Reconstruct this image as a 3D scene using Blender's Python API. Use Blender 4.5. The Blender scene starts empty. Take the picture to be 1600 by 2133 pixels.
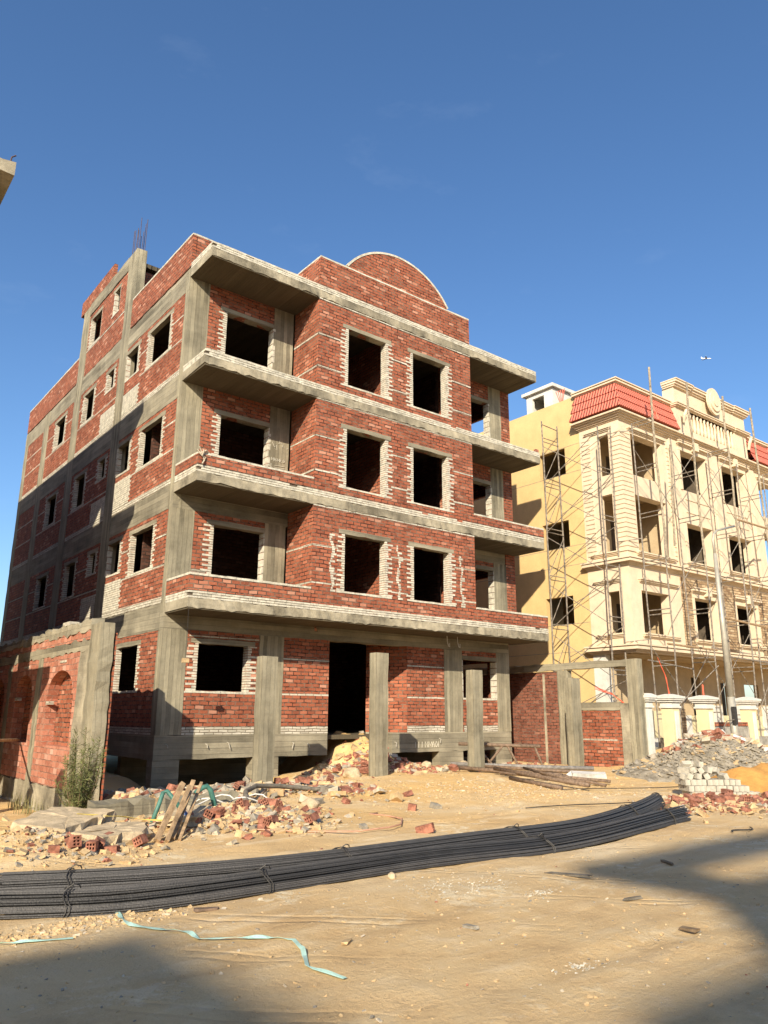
import bpy, bmesh, math, random
from mathutils import Vector, Matrix, noise
random.seed(7)
S = bpy.context.scene
C = S.collection
# ---------------------------------------------------------------- camera, sky, sun
SUN = Vector((1.19, 1.0, -0.775)).normalized()
cam_d = bpy.data.cameras.new("camera"); cam = bpy.data.objects.new("camera", cam_d); C.objects.link(cam)
S.camera = cam
cam_d.sensor_fit = 'VERTICAL'; cam_d.sensor_height = 32; cam_d.lens = 1603.63 / 2133 * 32
cam_d.clip_start = 0.1; cam_d.clip_end = 8000
cam_d.shift_y = 0.0
yaw, pitch, roll = 0.6667, 0.2591, 0.0051
fw0 = Vector((math.sin(yaw), math.cos(yaw), 0)); rt0 = Vector((math.cos(yaw), -math.sin(yaw), 0)); up0 = Vector((0, 0, 1))
fw = fw0 * math.cos(pitch) + up0 * math.sin(pitch); up = up0 * math.cos(pitch) - fw0 * math.sin(pitch)
rr = rt0 * math.cos(roll) + up * math.sin(roll); uu = up * math.cos(roll) - rt0 * math.sin(roll)
mt = Matrix((rr, uu, -fw)).transposed().to_4x4(); mt.translation = Vector((-7.6744, -18.7124, 1.65)); cam.matrix_world = mt
W_ = bpy.data.worlds.new("World"); S.world = W_; W_.use_nodes = True
nt = W_.node_tree; bg = nt.nodes["Background"]
sky = nt.nodes.new("ShaderNodeTexSky"); sky.sky_type = 'NISHITA'; sky.sun_disc = False
sky.sun_elevation = math.asin(-SUN.z); sky.sun_rotation = math.atan2(-SUN.x, -SUN.y)
sky.altitude = 0; sky.air_density = 1.0; sky.dust_density = 1.1; sky.ozone_density = 3.6
hs_ = nt.nodes.new("ShaderNodeHueSaturation"); hs_.inputs["Hue"].default_value = .502; hs_.inputs["Saturation"].default_value = 1.12; hs_.inputs["Value"].default_value = .98
nt.links.new(sky.outputs[0], hs_.inputs["Color"])
tc_ = nt.nodes.new("ShaderNodeTexCoord"); mp_ = nt.nodes.new("ShaderNodeMapping"); mp_.inputs[3].default_value = (2.2, 2.2, 6.0)
nz_ = nt.nodes.new("ShaderNodeTexNoise"); nz_.inputs["Scale"].default_value = 2.4; nz_.inputs["Detail"].default_value = 8; nz_.inputs["Roughness"].default_value = .62
rp_ = nt.nodes.new("ShaderNodeValToRGB"); rp_.color_ramp.elements[0].position = .60; rp_.color_ramp.elements[1].position = .85; rp_.color_ramp.elements[1].color = (.05, .05, .05, 1)
mx_ = nt.nodes.new("ShaderNodeMix"); mx_.data_type = 'RGBA'; mx_.inputs[7].default_value = (5.5, 6.2, 7.2, 1)
nt.links.new(tc_.outputs["Generated"], mp_.inputs[0]); nt.links.new(mp_.outputs[0], nz_.inputs["Vector"]); nt.links.new(nz_.outputs[0], rp_.inputs[0])
nt.links.new(rp_.outputs[0], mx_.inputs[0]); nt.links.new(hs_.outputs[0], mx_.inputs[6]); nt.links.new(mx_.outputs[2], bg.inputs[0])
#
bg.inputs[1].default_value = 0.115
sd = bpy.data.lights.new("sun", 'SUN'); sun = bpy.data.objects.new("sun", sd); C.objects.link(sun)
sd.energy = 4.6; sd.angle = math.radians(0.53); sd.color = (1.0, 0.89, 0.70)
sun.rotation_euler = SUN.to_track_quat('-Z', 'Y').to_euler(); sun.location = (-30, -30, 30)
S.view_settings.view_transform = 'Standard'; S.view_settings.look = 'None'; S.view_settings.gamma = 1
S.view_settings.exposure = 0.76

# ---------------------------------------------------------------- materials
class N:
    def __init__(s, name):
        s.m = bpy.data.materials.new(name); s.m.use_nodes = True; s.t = s.m.node_tree
        s.b = s.t.nodes["Principled BSDF"]; s.b.inputs["Roughness"].default_value = .9
        s.b.inputs["Specular IOR Level"].default_value = .2
    def n(s, typ, ins=None, **kw):
        x = s.t.nodes.new("ShaderNode" + typ)
        for k, v in kw.items(): setattr(x, k, v)
        for k, v in (ins or {}).items(): s.put(x.inputs[k], v)
        return x
    def put(s, sock, v):
        if isinstance(v, bpy.types.NodeSocket): s.t.links.new(v, sock)
        elif isinstance(v, bpy.types.Node): s.t.links.new(v.outputs[0], sock)
        else: sock.default_value = v
    def obj(s): return s.n("TexCoord").outputs["Object"]
    def mapv(s, v, scale): return s.n("Mapping", {0: v, 3: scale}).outputs[0]
    def noise(s, v, sc, det=4, rough=.6): return s.n("TexNoise", {"Vector": v, "Scale": sc, "Detail": det, "Roughness": rough}).outputs[0]
    def ramp(s, f, stops):
        r = s.n("ValToRGB", {0: f}); e = r.color_ramp.elements
        while len(e) < len(stops): e.new(.5)
        for i, (p, c) in enumerate(stops): e[i].position = p; e[i].color = (*c, 1) if len(c) == 3 else c
        return r.outputs[0]
    def mix(s, f, a, b, bt='MIX'):
        x = s.n("Mix", data_type='RGBA', blend_type=bt)
        s.put(x.inputs[0], f); s.put(x.inputs[6], a); s.put(x.inputs[7], b); return x.outputs[2]
    def math(s, op, a, b=0.0): return s.n("Math", {0: a, 1: b}, operation=op).outputs[0]
    def bump(s, h, strength=.5, dist=.01, nrm=None):
        x = s.n("Bump", {"Strength": strength, "Distance": dist, "Height": h})
        if nrm is not None: s.put(x.inputs["Normal"], nrm)
        s.put(s.b.inputs["Normal"], x.outputs[0]); return x.outputs[0]
    def col(s, c): s.put(s.b.inputs["Base Color"], c)
G4 = lambda g: (g, g, g, 1)

def wallvec(m, jit=.017):
    o = m.obj(); nz = m.n("SeparateXYZ", {0: m.n("NewGeometry").outputs["True Normal"]})
    p = m.n("SeparateXYZ", {0: o})
    mx = m.math('GREATER_THAN', m.math('ABSOLUTE', nz.outputs[0]), .5)
    mz = m.math('GREATER_THAN', m.math('ABSOLUTE', nz.outputs[2]), .6)
    u = m.n("Mix", {0: mx, 2: p.outputs[0], 3: p.outputs[1]}, data_type='FLOAT').outputs[0]
    v = m.n("Mix", {0: mz, 2: p.outputs[2], 3: p.outputs[1]}, data_type='FLOAT').outputs[0]
    w = m.noise(o, 1.7, 2); w2 = m.noise(o, 9.0, 2)
    v = m.math('ADD', v, m.math('MULTIPLY', m.math('SUBTRACT', w, .5), jit * 3))
    v = m.math('ADD', v, m.math('MULTIPLY', m.math('SUBTRACT', w2, .5), jit))
    u = m.math('ADD', u, m.math('MULTIPLY', m.math('SUBTRACT', w2, .5), jit * 1.6))
    return m.n("CombineXYZ", {0: u, 1: v, 2: 0.0}).outputs[0], o

def brick_mat(name, bw, bh, stops, mortar, ms=.007, bs=.9, dust=(.42, .24, .17), dfac=.5):
    m = N(name); v, o = wallvec(m)
    b = m.n("TexBrick", {"Vector": v, "Color1": G4(0), "Color2": G4(1), "Mortar": G4(0), "Scale": 1.0, "Mortar Size": ms,
        "Mortar Smooth": .15, "Bias": 0.0, "Brick Width": bw, "Row Height": bh}, offset=.5, squash=1.0)
    c = m.ramp(b.outputs[0], stops)
    big = m.ramp(m.noise(o, .9, 5, .65), [(.38, (.80,) * 3), (.62, (1.1,) * 3)])
    c = m.mix(1.0, c, big, 'MULTIPLY')
    fine = m.noise(o, 26, 5, .7)
    c = m.mix(m.math('MULTIPLY', m.ramp(fine, [(.5, (0,) * 3), (.72, (1,) * 3)]), dfac), c, (*dust, 1))
    # broken mortar: some joints open (dark), some filled
    mj = m.mix(m.ramp(m.noise(o, 5, 4), [(.42, (0,) * 3), (.6, (1,) * 3)]), (*mortar[0], 1), (*mortar[1], 1))
    c = m.mix(b.outputs[1], c, mj)
    sm = m.noise(m.mapv(o, (1, 1, 1.6)), 2.3, 8, .75)
    c = m.mix(m.ramp(sm, [(.60, (0,) * 3), (.72, (.55,) * 3)]), c, (dust[0] * .72, dust[1] * .95, dust[2] * .95, 1))
    m.col(c)
    h = m.math('ADD', m.math('MULTIPLY', m.math('SUBTRACT', 1.0, b.outputs[1]), 1.0), m.math('MULTIPLY', fine, .35))
    h = m.math('ADD', h, m.math('MULTIPLY', b.outputs[0], .35))
    m.bump(h, bs, .012); return m.m
def plain(name, c, rough=.85, var=.12, sc=3, spec=.2, bs=.15, metal=0):
    m = N(name); o = m.obj(); n1 = m.noise(o, sc, 5, .65); n2 = m.noise(o, sc * 12, 3, .6)
    lo = [max(0, x * (1 - var * 1.6)) for x in c]; hi = [min(.95, x * (1 + var)) for x in c]
    m.col(m.ramp(m.math('ADD', m.math('MULTIPLY', n1, .7), m.math('MULTIPLY', n2, .3)), [(.35, lo), (.65, hi)]))
    m.b.inputs["Roughness"].default_value = rough; m.b.inputs["Specular IOR Level"].default_value = spec
    m.b.inputs["Metallic"].default_value = metal
    m.bump(m.math('ADD', n2, m.math('MULTIPLY', n1, .5)), bs, .01); return m.m
RED = [(0, (.22, .066, .036)), (.2, (.295, .087, .045)), (.7, (.335, .100, .051)), (.9, (.40, .140, .078)), (.99, (.52, .25, .165))]
M = {}
M['red'] = brick_mat('red_brick', .25, .105, RED, ((.05, .025, .018), (.21, .14, .10)), .013, 1.0, (.40, .22, .15), .5)
M['brown'] = brick_mat('brown_red_brick', .25, .105, [(0, (.15, .052, .034)), (.3, (.20, .070, .044)), (.9, (.25, .095, .06)), (1, (.32, .15, .1))], ((.05, .03, .022), (.2, .13, .1)), .012, .9, (.30, .18, .12), .5)
M['dimred'] = brick_mat('shaded_inner_brick', .25, .105, [(0, (.07, .03, .02)), (.6, (.10, .042, .028)), (1, (.14, .07, .05))], ((.03, .02, .015), (.08, .05, .04)), .013, .9, (.12, .07, .05), .4)  # same red brick with indoor shade put into its colour
M['whitep'] = plain('white_lime_brick', (.57, .53, .43), .95, .28, 7, bs=.6)
M['redbig'] = brick_mat('light_red_brick', .26, .13, [(0, (.34, .12, .075)), (.5, (.42, .16, .10)), (.9, (.5, .22, .15)), (1, (.6, .36, .28))], ((.14, .08, .06), (.36, .24, .18)), .008, .9, (.5, .33, .24), .7)
M['white'] = brick_mat('white_brick', .26, .068, [(0, (.42, .39, .31)), (.5, (.53, .49, .40)), (1, (.62, .58, .48))], ((.10, .075, .05), (.25, .2, .14)), .008, 1.0, (.45, .38, .28), .6)
M['stone'] = brick_mat('stone_cladding', .33, .11, [(0, (.26, .16, .085)), (.5, (.42, .29, .16)), (1, (.62, .48, .3))], ((.12, .08, .05), (.3, .22, .14)), .012, 1.0)

def conc(name, board, size, base=(.30, .265, .195), bs=.8):
    m = N(name); o = m.obj(); p = m.n("SeparateXYZ", {0: o})
    big = m.noise(o, 1.1, 6, .65); mid = m.noise(o, 6, 6, .72); fine = m.noise(o, 38, 5, .75)
    q = {'V': m.math('ADD', p.outputs[0], m.math('MULTIPLY', p.outputs[1], 1.0)), 'H': p.outputs[2], 'N': p.outputs[2]}[board]
    q = m.math('ADD', q, m.math('MULTIPLY', mid, .004))
    bd = m.math('FLOOR', m.math('DIVIDE', q, size)); along = p.outputs[2] if board == 'V' else m.math('ADD', p.outputs[0], p.outputs[1])
    tone = m.noise(m.n("CombineXYZ", {0: m.math('MULTIPLY', bd, 3.7), 1: m.math('MULTIPLY', along, .35), 2: m.math('MULTIPLY', bd, 1.3)}).outputs[0], 1.0, 2, .5)
    grain = m.noise(m.mapv(o, (30, 30, .9) if board == 'V' else (.9, .9, 30)), 1.0, 5, .7)
    line = m.math('LESS_THAN', m.math('PINGPONG', q, size / 2), .0035)
    kb, kg = (.42, .16) if board != 'N' else (.0, .12)
    f = m.math('ADD', m.math('ADD', m.math('MULTIPLY', tone, kb), m.math('MULTIPLY', grain, kg)), m.math('ADD', m.math('MULTIPLY', big, .9 - kb - kg), m.math('MULTIPLY', mid, .1)))
    d = [x * .50 for x in base]; l = [min(1, x * 1.5) for x in base]
    c = m.ramp(f, [(.38, d), (.5, base), (.61, l)])
    if board != 'N': c = m.mix(m.math('MULTIPLY', line, .55), c, (*[x * .45 for x in base], 1))
    c = m.mix(m.ramp(mid, [(.60, (0,) * 3), (.72, (.6,) * 3)]), c, (*[x * .6 for x in base], 1))
    c = m.mix(m.ramp(fine, [(.64, (0,) * 3), (.72, (.7,) * 3)]), c, (.46, .41, .32, 1))
    c = m.mix(m.ramp(fine, [(.28, (.8,) * 3), (.36, (0,) * 3)]), c, (*[x * .4 for x in base], 1)); m.col(c)
    h = m.math('ADD', m.math('MULTIPLY', fine, .4), m.math('ADD', m.math('MULTIPLY', mid, .8), m.math('MULTIPLY', grain, .25)))
    if board != 'N': h = m.math('SUBTRACT', m.math('ADD', h, m.math('MULTIPLY', tone, .8)), m.math('MULTIPLY', line, .35))
    m.bump(h, bs, .022); return m.m
M['cv'] = conc('concrete_columns', 'V', .115, (.265, .235, .165)); M['ch'] = conc('concrete_beams', 'H', .14, (.25, .222, .16)); M['cs'] = conc('concrete_slab', 'N', .2, (.285, .25, .18))
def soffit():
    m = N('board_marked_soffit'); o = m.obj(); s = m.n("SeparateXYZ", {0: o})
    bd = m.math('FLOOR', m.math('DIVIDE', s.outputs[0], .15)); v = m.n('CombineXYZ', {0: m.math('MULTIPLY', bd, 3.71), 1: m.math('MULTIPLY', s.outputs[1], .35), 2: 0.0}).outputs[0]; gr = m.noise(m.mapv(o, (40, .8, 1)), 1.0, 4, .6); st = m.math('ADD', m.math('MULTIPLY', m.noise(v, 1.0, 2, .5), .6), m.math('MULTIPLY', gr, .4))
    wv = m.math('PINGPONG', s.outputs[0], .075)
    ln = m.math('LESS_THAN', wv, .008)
    c = m.ramp(st, [(.25, (.06, .048, .03)), (.5, (.10, .082, .053)), (.8, (.155, .13, .088))])  # concrete tones lowered to deepen the shade under slabs and in rooms
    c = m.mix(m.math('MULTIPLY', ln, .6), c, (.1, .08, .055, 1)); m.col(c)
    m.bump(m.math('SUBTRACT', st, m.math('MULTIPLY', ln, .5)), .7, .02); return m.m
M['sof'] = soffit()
M['yellow'] = plain('yellow_render', (.63, .45, .21), .9, .08, 1.2, bs=.1)
M['cream'] = plain('cream_render', (.67, .545, .39), .85, .09, 2)
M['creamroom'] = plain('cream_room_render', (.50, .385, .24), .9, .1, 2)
M['whiterender'] = plain('white_render', (.62, .60, .54), .85, .12, 3)
M['paleyellow'] = plain('pale_yellow_render', (.66, .56, .34), .85, .06, 3)
M['greycem'] = plain('grey_cement', (.32, .30, .26), .95, .3, 5, bs=.6)
M['dark'] = plain('dark_room_render', (.12, .095, .07), .95, .3, 2)  # dark colour stands in for room shade; also backs the white edge courses
M['rust'] = plain('rusty_pipe_steel', (.20, .135, .09), .7, .4, 14, .35, .4)
M['scaf'] = plain('scaffold_tube', (.25, .215, .175), .7, .5, 9, .35, .4)
M['greypipe'] = plain('grey_pipe', (.22, .2, .18), .6, .3, 10, .4, .3)
M['wood'] = plain('rough_wood', (.38, .26, .15), .85, .35, 8, bs=.5)
M['paintedwood'] = plain('weathered_pole_wood', (.34, .285, .205), .85, .4, 9, bs=.5)
M['pvc'] = plain('green_plastic_pipe', (.06, .17, .135), .5, .25, 8, .4)
M['blue'] = plain('blue_plastic_pipe', (.08, .14, .3), .5, .3, 8, .4)
M['tape'] = plain('pale_green_plastic_tape', (.46, .70, .60), .35, .12, 6, .5, .3)
M['ytape'] = plain('yellow_plastic_strap', (.72, .55, .12), .45, .15, 6, .4)
M['redwire'] = plain('red_conduit', (.75, .12, .06), .5, .1, 5, .4)
M['pinkhose'] = plain('dusty_pink_hose', (.55, .30, .20), .7, .2, 9)
M['greyhose'] = plain('grey_hose', (.17, .15, .12), .7, .3, 9)
M['bar'] = plain('black_rebar_steel', (.046, .043, .041), .55, .15, 5, .45, .8, .1)
_t = M['bar'].node_tree; _b = _t.nodes["Principled BSDF"]; _l = _b.inputs["Base Color"].links[0]; _src = _l.from_socket
_oi = _t.nodes.new("ShaderNodeObjectInfo"); _mr = _t.nodes.new("ShaderNodeMapRange"); _mr.inputs[3].default_value = .5; _mr.inputs[4].default_value = 1.9; _t.links.new(_oi.outputs["Random"], _mr.inputs[0])
_mx = _t.nodes.new("ShaderNodeVectorMath"); _mx.operation = 'SCALE'; _t.links.new(_src, _mx.inputs[0]); _t.links.new(_mr.outputs[0], _mx.inputs["Scale"]); _t.links.new(_mx.outputs[0], _b.inputs["Base Color"])
M['wire'] = plain('tie_wire', (.06, .055, .05), .5, .3, 18, .4, .3, .4)
M['rebar'] = plain('rusty_rebar', (.10, .06, .05), .7, .3, 18, .3, .3)
M['block'] = plain('pale_grey_block', (.47, .43, .35), .95, .2, 9, bs=.6)
M['brk'] = plain('loose_red_brick', (.34, .145, .095), .95, .45, 9, bs=.6)
M['chipw'] = plain('pale_mortar_chips', (.47, .40, .30), .95, .25, 6, bs=.6)
M['chips'] = plain('sandy_concrete_chips', (.52, .37, .20), .95, .25, 6, bs=.6)
M['chipg'] = plain('grey_cement_chips', (.30, .265, .21), .95, .3, 6, bs=.6)
M['slabw'] = plain('broken_concrete', (.52, .41, .265), .95, .25, 5, bs=.8)
M['leaf'] = plain('dry_green_twigs', (.15, .165, .06), .9, .5, 6)
M['grass'] = plain('dry_grass', (.24, .22, .10), .9, .4, 6)
M['twig'] = plain('brown_stem', (.20, .14, .085), .9, .3, 10)
M['lamp'] = plain('galvanised_steel', (.42, .39, .32), .5, .15, 4, .5, .1, .3)
M['plane'] = plain('white_aircraft_paint', (.85, .85, .85), .4, .02, 1)
M['chalk'] = plain('white_chalk_paint', (.62, .58, .48), .9, .1, 8)
M['cloth'] = plain('pale_plastic_sacking', (.62, .60, .55), .7, .2, 6)
def tiles():
    m = N('red_roof_tiles'); o = m.obj(); s = m.n("SeparateXYZ", {0: o}); nz = m.n("SeparateXYZ", {0: m.n("NewGeometry").outputs["True Normal"]})
    mx = m.math('GREATER_THAN', m.math('ABSOLUTE', nz.outputs[0]), .5)
    u = m.n("Mix", {0: mx, 2: s.outputs[0], 3: s.outputs[1]}, data_type='FLOAT').outputs[0]
    w = m.math('SINE', m.math('MULTIPLY', u, 2 * math.pi / .14))
    m.col(m.mix(m.noise(o, 3, 4), (.60, .13, .085, 1), (.70, .22, .15, 1)))
    m.b.inputs["Roughness"].default_value = .6; m.bump(w, 1.0, .03); return m.m
M['tile'] = tiles()
def ground_mat():
    m = N('sandy_ground'); o = m.obj(); s = m.n("SeparateXYZ", {0: o})
    big = m.noise(o, .33, 5, .6); mid = m.noise(o, 1.9, 6, .68); fine = m.noise(o, 22, 6, .75); grit = m.noise(o, 120, 4, .8)
    tr = m.noise(m.mapv(o, (.6, 3.2, 1)), 1.0, 5, .65)
    c = m.ramp(big, [(.34, (.50, .335, .165)), (.46, (.62, .43, .215)), (.56, (.64, .475, .265)), (.68, (.72, .57, .36))])
    c = m.mix(m.ramp(mid, [(.5, (0,) * 3), (.68, (.75,) * 3)]), c, (.52, .365, .20, 1))
    c = m.mix(m.ramp(tr, [(.54, (0,) * 3), (.64, (.6,) * 3)]), c, (.74, .60, .39, 1))
    # pale crushed limestone patches and orange sand
    pt = m.ramp(m.math('ADD', m.math('MULTIPLY', m.noise(o, .8, 3), .5), m.math('MULTIPLY', m.noise(o, 6, 6, .8), .5)), [(.545, (0,) * 3), (.60, (.9,) * 3)])
    c = m.mix(pt, c, (.78, .67, .46, 1))
    yy = m.n("MapRange", {0: s.outputs[1], 1: -10.5, 2: -6.5, 3: 0.0, 4: 1.0}).outputs[0]
    orange = m.math('MULTIPLY', yy, m.ramp(m.noise(o, .5, 4), [(.4, (.25,) * 3), (.6, (.9,) * 3)]))
    c = m.mix(m.math('MULTIPLY', orange, .75), c, (.72, .45, .16, 1))
    rd = m.n("MapRange", {0: m.math('ADD', s.outputs[1], m.math('MULTIPLY', big, 3.0)), 1: -10.2, 2: -12.2, 3: 0.0, 4: 1.0}).outputs[0]
    c = m.mix(m.math('MULTIPLY', rd, .62), c, m.ramp(mid, [(.34, (.40, .26, .125)), (.46, (.54, .365, .18)), (.56, (.58, .415, .215)), (.68, (.68, .52, .31))]))
    c = m.mix(m.ramp(fine, [(.60, (0,) * 3), (.72, (.6,) * 3)]), c, (.28, .19, .12, 1))
    c = m.mix(m.ramp(grit, [(.60, (0,) * 3), (.68, (.7,) * 3)]), c, (.72, .62, .46, 1))
    m.col(c)
    wv = m.n("TexWave", {"Vector": o, "Scale": .42, "Distortion": 3.2, "Detail": 3.0, "Detail Scale": .6}, wave_type='BANDS', bands_direction='DIAGONAL').outputs[1]
    rut = m.math('MULTIPLY', m.ramp(wv, [(.0, (0,) * 3), (.05, (1,) * 3), (.12, (0,) * 3)]), m.ramp(m.noise(o, .5, 2), [(.45, (0,) * 3), (.6, (1,) * 3)]))
    h = m.math('ADD', m.math('MULTIPLY', mid, .9), m.math('ADD', m.math('MULTIPLY', fine, .7), m.math('ADD', m.math('MULTIPLY', tr, .9), m.math('MULTIPLY', rut, -.5))))
    h = m.math('ADD', h, m.math('ADD', m.math('MULTIPLY', grit, .12), m.math('MULTIPLY', pt, .2)))
    m.bump(h, .7, .045); m.b.inputs["Roughness"].default_value = 1; return m.m
M['ground'] = ground_mat()
M['orange'] = plain('orange_sand', (.58, .30, .085), 1, .18, 3, bs=.8)
M['greyheap'] = plain('grey_debris_soil', (.33, .285, .215), 1, .35, 4, bs=1.0)

# ---------------------------------------------------------------- mesh helpers
class MB:
    def __init__(s): s.v = []; s.f = []; s.mi = []
    def add(s, vs, fs, mi=0):
        o = len(s.v); s.v += [Vector(v) for v in vs]; s.f += [tuple(i + o for i in f) for f in fs]; s.mi += [mi] * len(fs)
    def box(s, x0, x1, y0, y1, z0, z1, mi=0, M4=None):
        v = [Vector((x, y, z)) for x in (x0, x1) for y in (y0, y1) for z in (z0, z1)]
        if M4 is not None: v = [M4 @ q for q in v]
        s.add(v, [(0, 1, 3, 2), (4, 6, 7, 5), (0, 4, 5, 1), (2, 3, 7, 6), (0, 2, 6, 4), (1, 5, 7, 3)], mi)
    def rbox(s, x0, x1, y0, y1, z0, z1, j=.008, step=.3):
        """box with slightly uneven edges, ringed along its longest side"""
        d = (x1 - x0, y1 - y0, z1 - z0); a = d.index(max(d)); n = max(2, int(d[a] / step))
        b, c = [(1, 2), (0, 2), (0, 1)][a]; lo = (x0, y0, z0); hi = (x1, y1, z1); vs = []; fs = []
        for i in range(n + 1):
            for (p, q) in ((0, 0), (1, 0), (1, 1), (0, 1)):
                w = [0, 0, 0]; w[a] = lo[a] + d[a] * i / n
                w[b] = (hi if p else lo)[b] + random.gauss(0, j * .6); w[c] = (hi if q else lo)[c] + random.gauss(0, j)
                vs.append(w)
        for i in range(n):
            for k in range(4): fs.append((i * 4 + k, i * 4 + (k + 1) % 4, i * 4 + 4 + (k + 1) % 4, i * 4 + 4 + k))
        fs += [(3, 2, 1, 0), tuple(n * 4 + k for k in range(4))]; s.add(vs, fs)
    def tube(s, pts, r, n=6, r2=None, mi=0):
        pts = [Vector(p) for p in pts]; r2 = r if r2 is None else r2; o = len(s.v); vs = []; fs = []
        L = len(pts); ref = None
        for i, p in enumerate(pts):
            t = (pts[min(i + 1, L - 1)] - pts[max(i - 1, 0)]).normalized()
            if ref is None: ref = t.orthogonal().normalized()
            ref = (ref - t * ref.dot(t)).normalized(); bi = t.cross(ref); q = r + (r2 - r) * i / max(1, L - 1)
            for k in range(n):
                a = 2 * math.pi * k / n; vs.append(p + ref * math.cos(a) * q + bi * math.sin(a) * q)
        for i in range(L - 1):
            for k in range(n): fs.append((i * n + k, i * n + (k + 1) % n, (i + 1) * n + (k + 1) % n, (i + 1) * n + k))
        fs += [tuple(range(n))[::-1], tuple((L - 1) * n + k for k in range(n))]; s.add(vs, fs, mi)
    def prism(s, poly, y0, y1, plane='XZ', mi=0):
        f = (lambda a, b, c: (a, c, b)) if plane == 'XZ' else ((lambda a, b, c: (a, b, c)) if plane == 'XY' else (lambda a, b, c: (c, a, b)))
        n = len(poly); s.add([f(a, b, y0) for a, b in poly] + [f(a, b, y1) for a, b in poly],
            [tuple(range(n))[::-1], tuple(range(n, 2 * n))] + [(i, (i + 1) % n, n + (i + 1) % n, n + i) for i in range(n)], mi)
    def build(s, name, mat, parent=None, smooth=False):
        org = ORG.get(parent.name, Vector()) if parent else Vector()
        me = bpy.data.meshes.new(name); me.from_pydata([v - org for v in s.v], [], s.f)
        for q in (mat if isinstance(mat, (list, tuple)) else [mat]): me.materials.append(M[q])
        if isinstance(mat, (list, tuple)): me.polygons.foreach_set('material_index', s.mi)
        bm = bmesh.new(); bm.from_mesh(me); bmesh.ops.recalc_face_normals(bm, faces=bm.faces); bm.to_mesh(me); bm.free()
        if smooth: me.polygons.foreach_set('use_smooth', [True] * len(me.polygons))
        o = bpy.data.objects.new(name, me); C.objects.link(o)
        if parent: o.parent = parent; ORG[o.name] = org
        return o
ORG = {}
def tag(o, label=None, cat=None, group=None, kind=None):
    for k, v in (('label', label), ('category', cat), ('group', group), ('kind', kind)):
        if v: o[k] = v
    return o
def thing(name, loc, label, cat, group=None):
    o = bpy.data.objects.new(name, None); C.objects.link(o); o.location = loc; o.empty_display_size = .3
    ORG[o.name] = Vector(loc); return tag(o, label, cat, group)
def solo(mb, name, mat, loc, label, cat, group=None, smooth=False):
    """a thing that is one mesh, origin at its base"""
    mb.v = [v - Vector(loc) for v in mb.v]; o = mb.build(name, mat, None, smooth); o.location = loc; ORG[o.name] = Vector(loc); return tag(o, label, cat, group)
def bx(mb, ax, c, u0, u1, d0, d1, z0, z1, rough=0):
    """box on a wall plane: ax Y = facade facing -Y, X = facing -X, R = facing +X; d runs into the wall"""
    if ax == 'Y': a = (u0, u1, c + d0, c + d1, z0, z1)
    elif ax == 'X': a = (c + d0, c + d1, u0, u1, z0, z1)
    else: a = (c - d1, c - d0, u0, u1, z0, z1)
    (mb.rbox(*a, j=rough) if rough else mb.box(*a))
def panel(mb, ax, c, u0, u1, z0, z1, t, holes=(), d=0):
    us = sorted({u0, u1, *[h[0] for h in holes], *[h[1] for h in holes]}); zs = sorted({z0, z1, *[h[2] for h in holes], *[h[3] for h in holes]})
    us = [u for u in us if u0 <= u <= u1]; zs = [z for z in zs if z0 <= z <= z1]
    sol = lambda i, k: 0 <= i < len(us) - 1 and 0 <= k < len(zs) - 1 and not any(h[0] <= (us[i] + us[i + 1]) / 2 <= h[1] and h[2] <= (zs[k] + zs[k + 1]) / 2 <= h[3] for h in holes)
    P = (lambda u, q, z: (u, c + q, z)) if ax == 'Y' else ((lambda u, q, z: (c + q, u, z)) if ax == 'X' else (lambda u, q, z: (c - q, u, z)))
    d1 = d + t
    for i in range(len(us) - 1):
        for k in range(len(zs) - 1):
            if not sol(i, k): continue
            a, b, e, g = us[i], us[i + 1], zs[k], zs[k + 1]
            qs = [[(a, d, e), (b, d, e), (b, d, g), (a, d, g)], [(a, d1, e), (b, d1, e), (b, d1, g), (a, d1, g)]]
            if not sol(i - 1, k): qs.append([(a, d, e), (a, d1, e), (a, d1, g), (a, d, g)])
            if not sol(i + 1, k): qs.append([(b, d, e), (b, d1, e), (b, d1, g), (b, d, g)])
            if not sol(i, k - 1): qs.append([(a, d, e), (b, d, e), (b, d1, e), (a, d1, e)])
            if not sol(i, k + 1): qs.append([(a, d, g), (b, d, g), (b, d1, g), (a, d1, g)])
            for q in qs: mb.add([P(*w) for w in q], [(0, 1, 2, 3)])
    # weld so normals come out right
    key = {}; rem = []
    nv = []
    for v in mb.v:
        k = (round(v.x, 4), round(v.y, 4), round(v.z, 4))
        if k not in key: key[k] = len(nv); nv.append(v)
        rem.append(key[k])
    mb.v = nv; mb.f = [tuple(rem[i] for i in f) for f in mb.f]
def wall(name, mat, parent, *a, **k):
    mb = MB(); panel(mb, *a, **k); return mb.build(name, mat, parent)
def smooth01(t): t = max(0, min(1, t)); return t * t * (3 - 2 * t)

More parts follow.
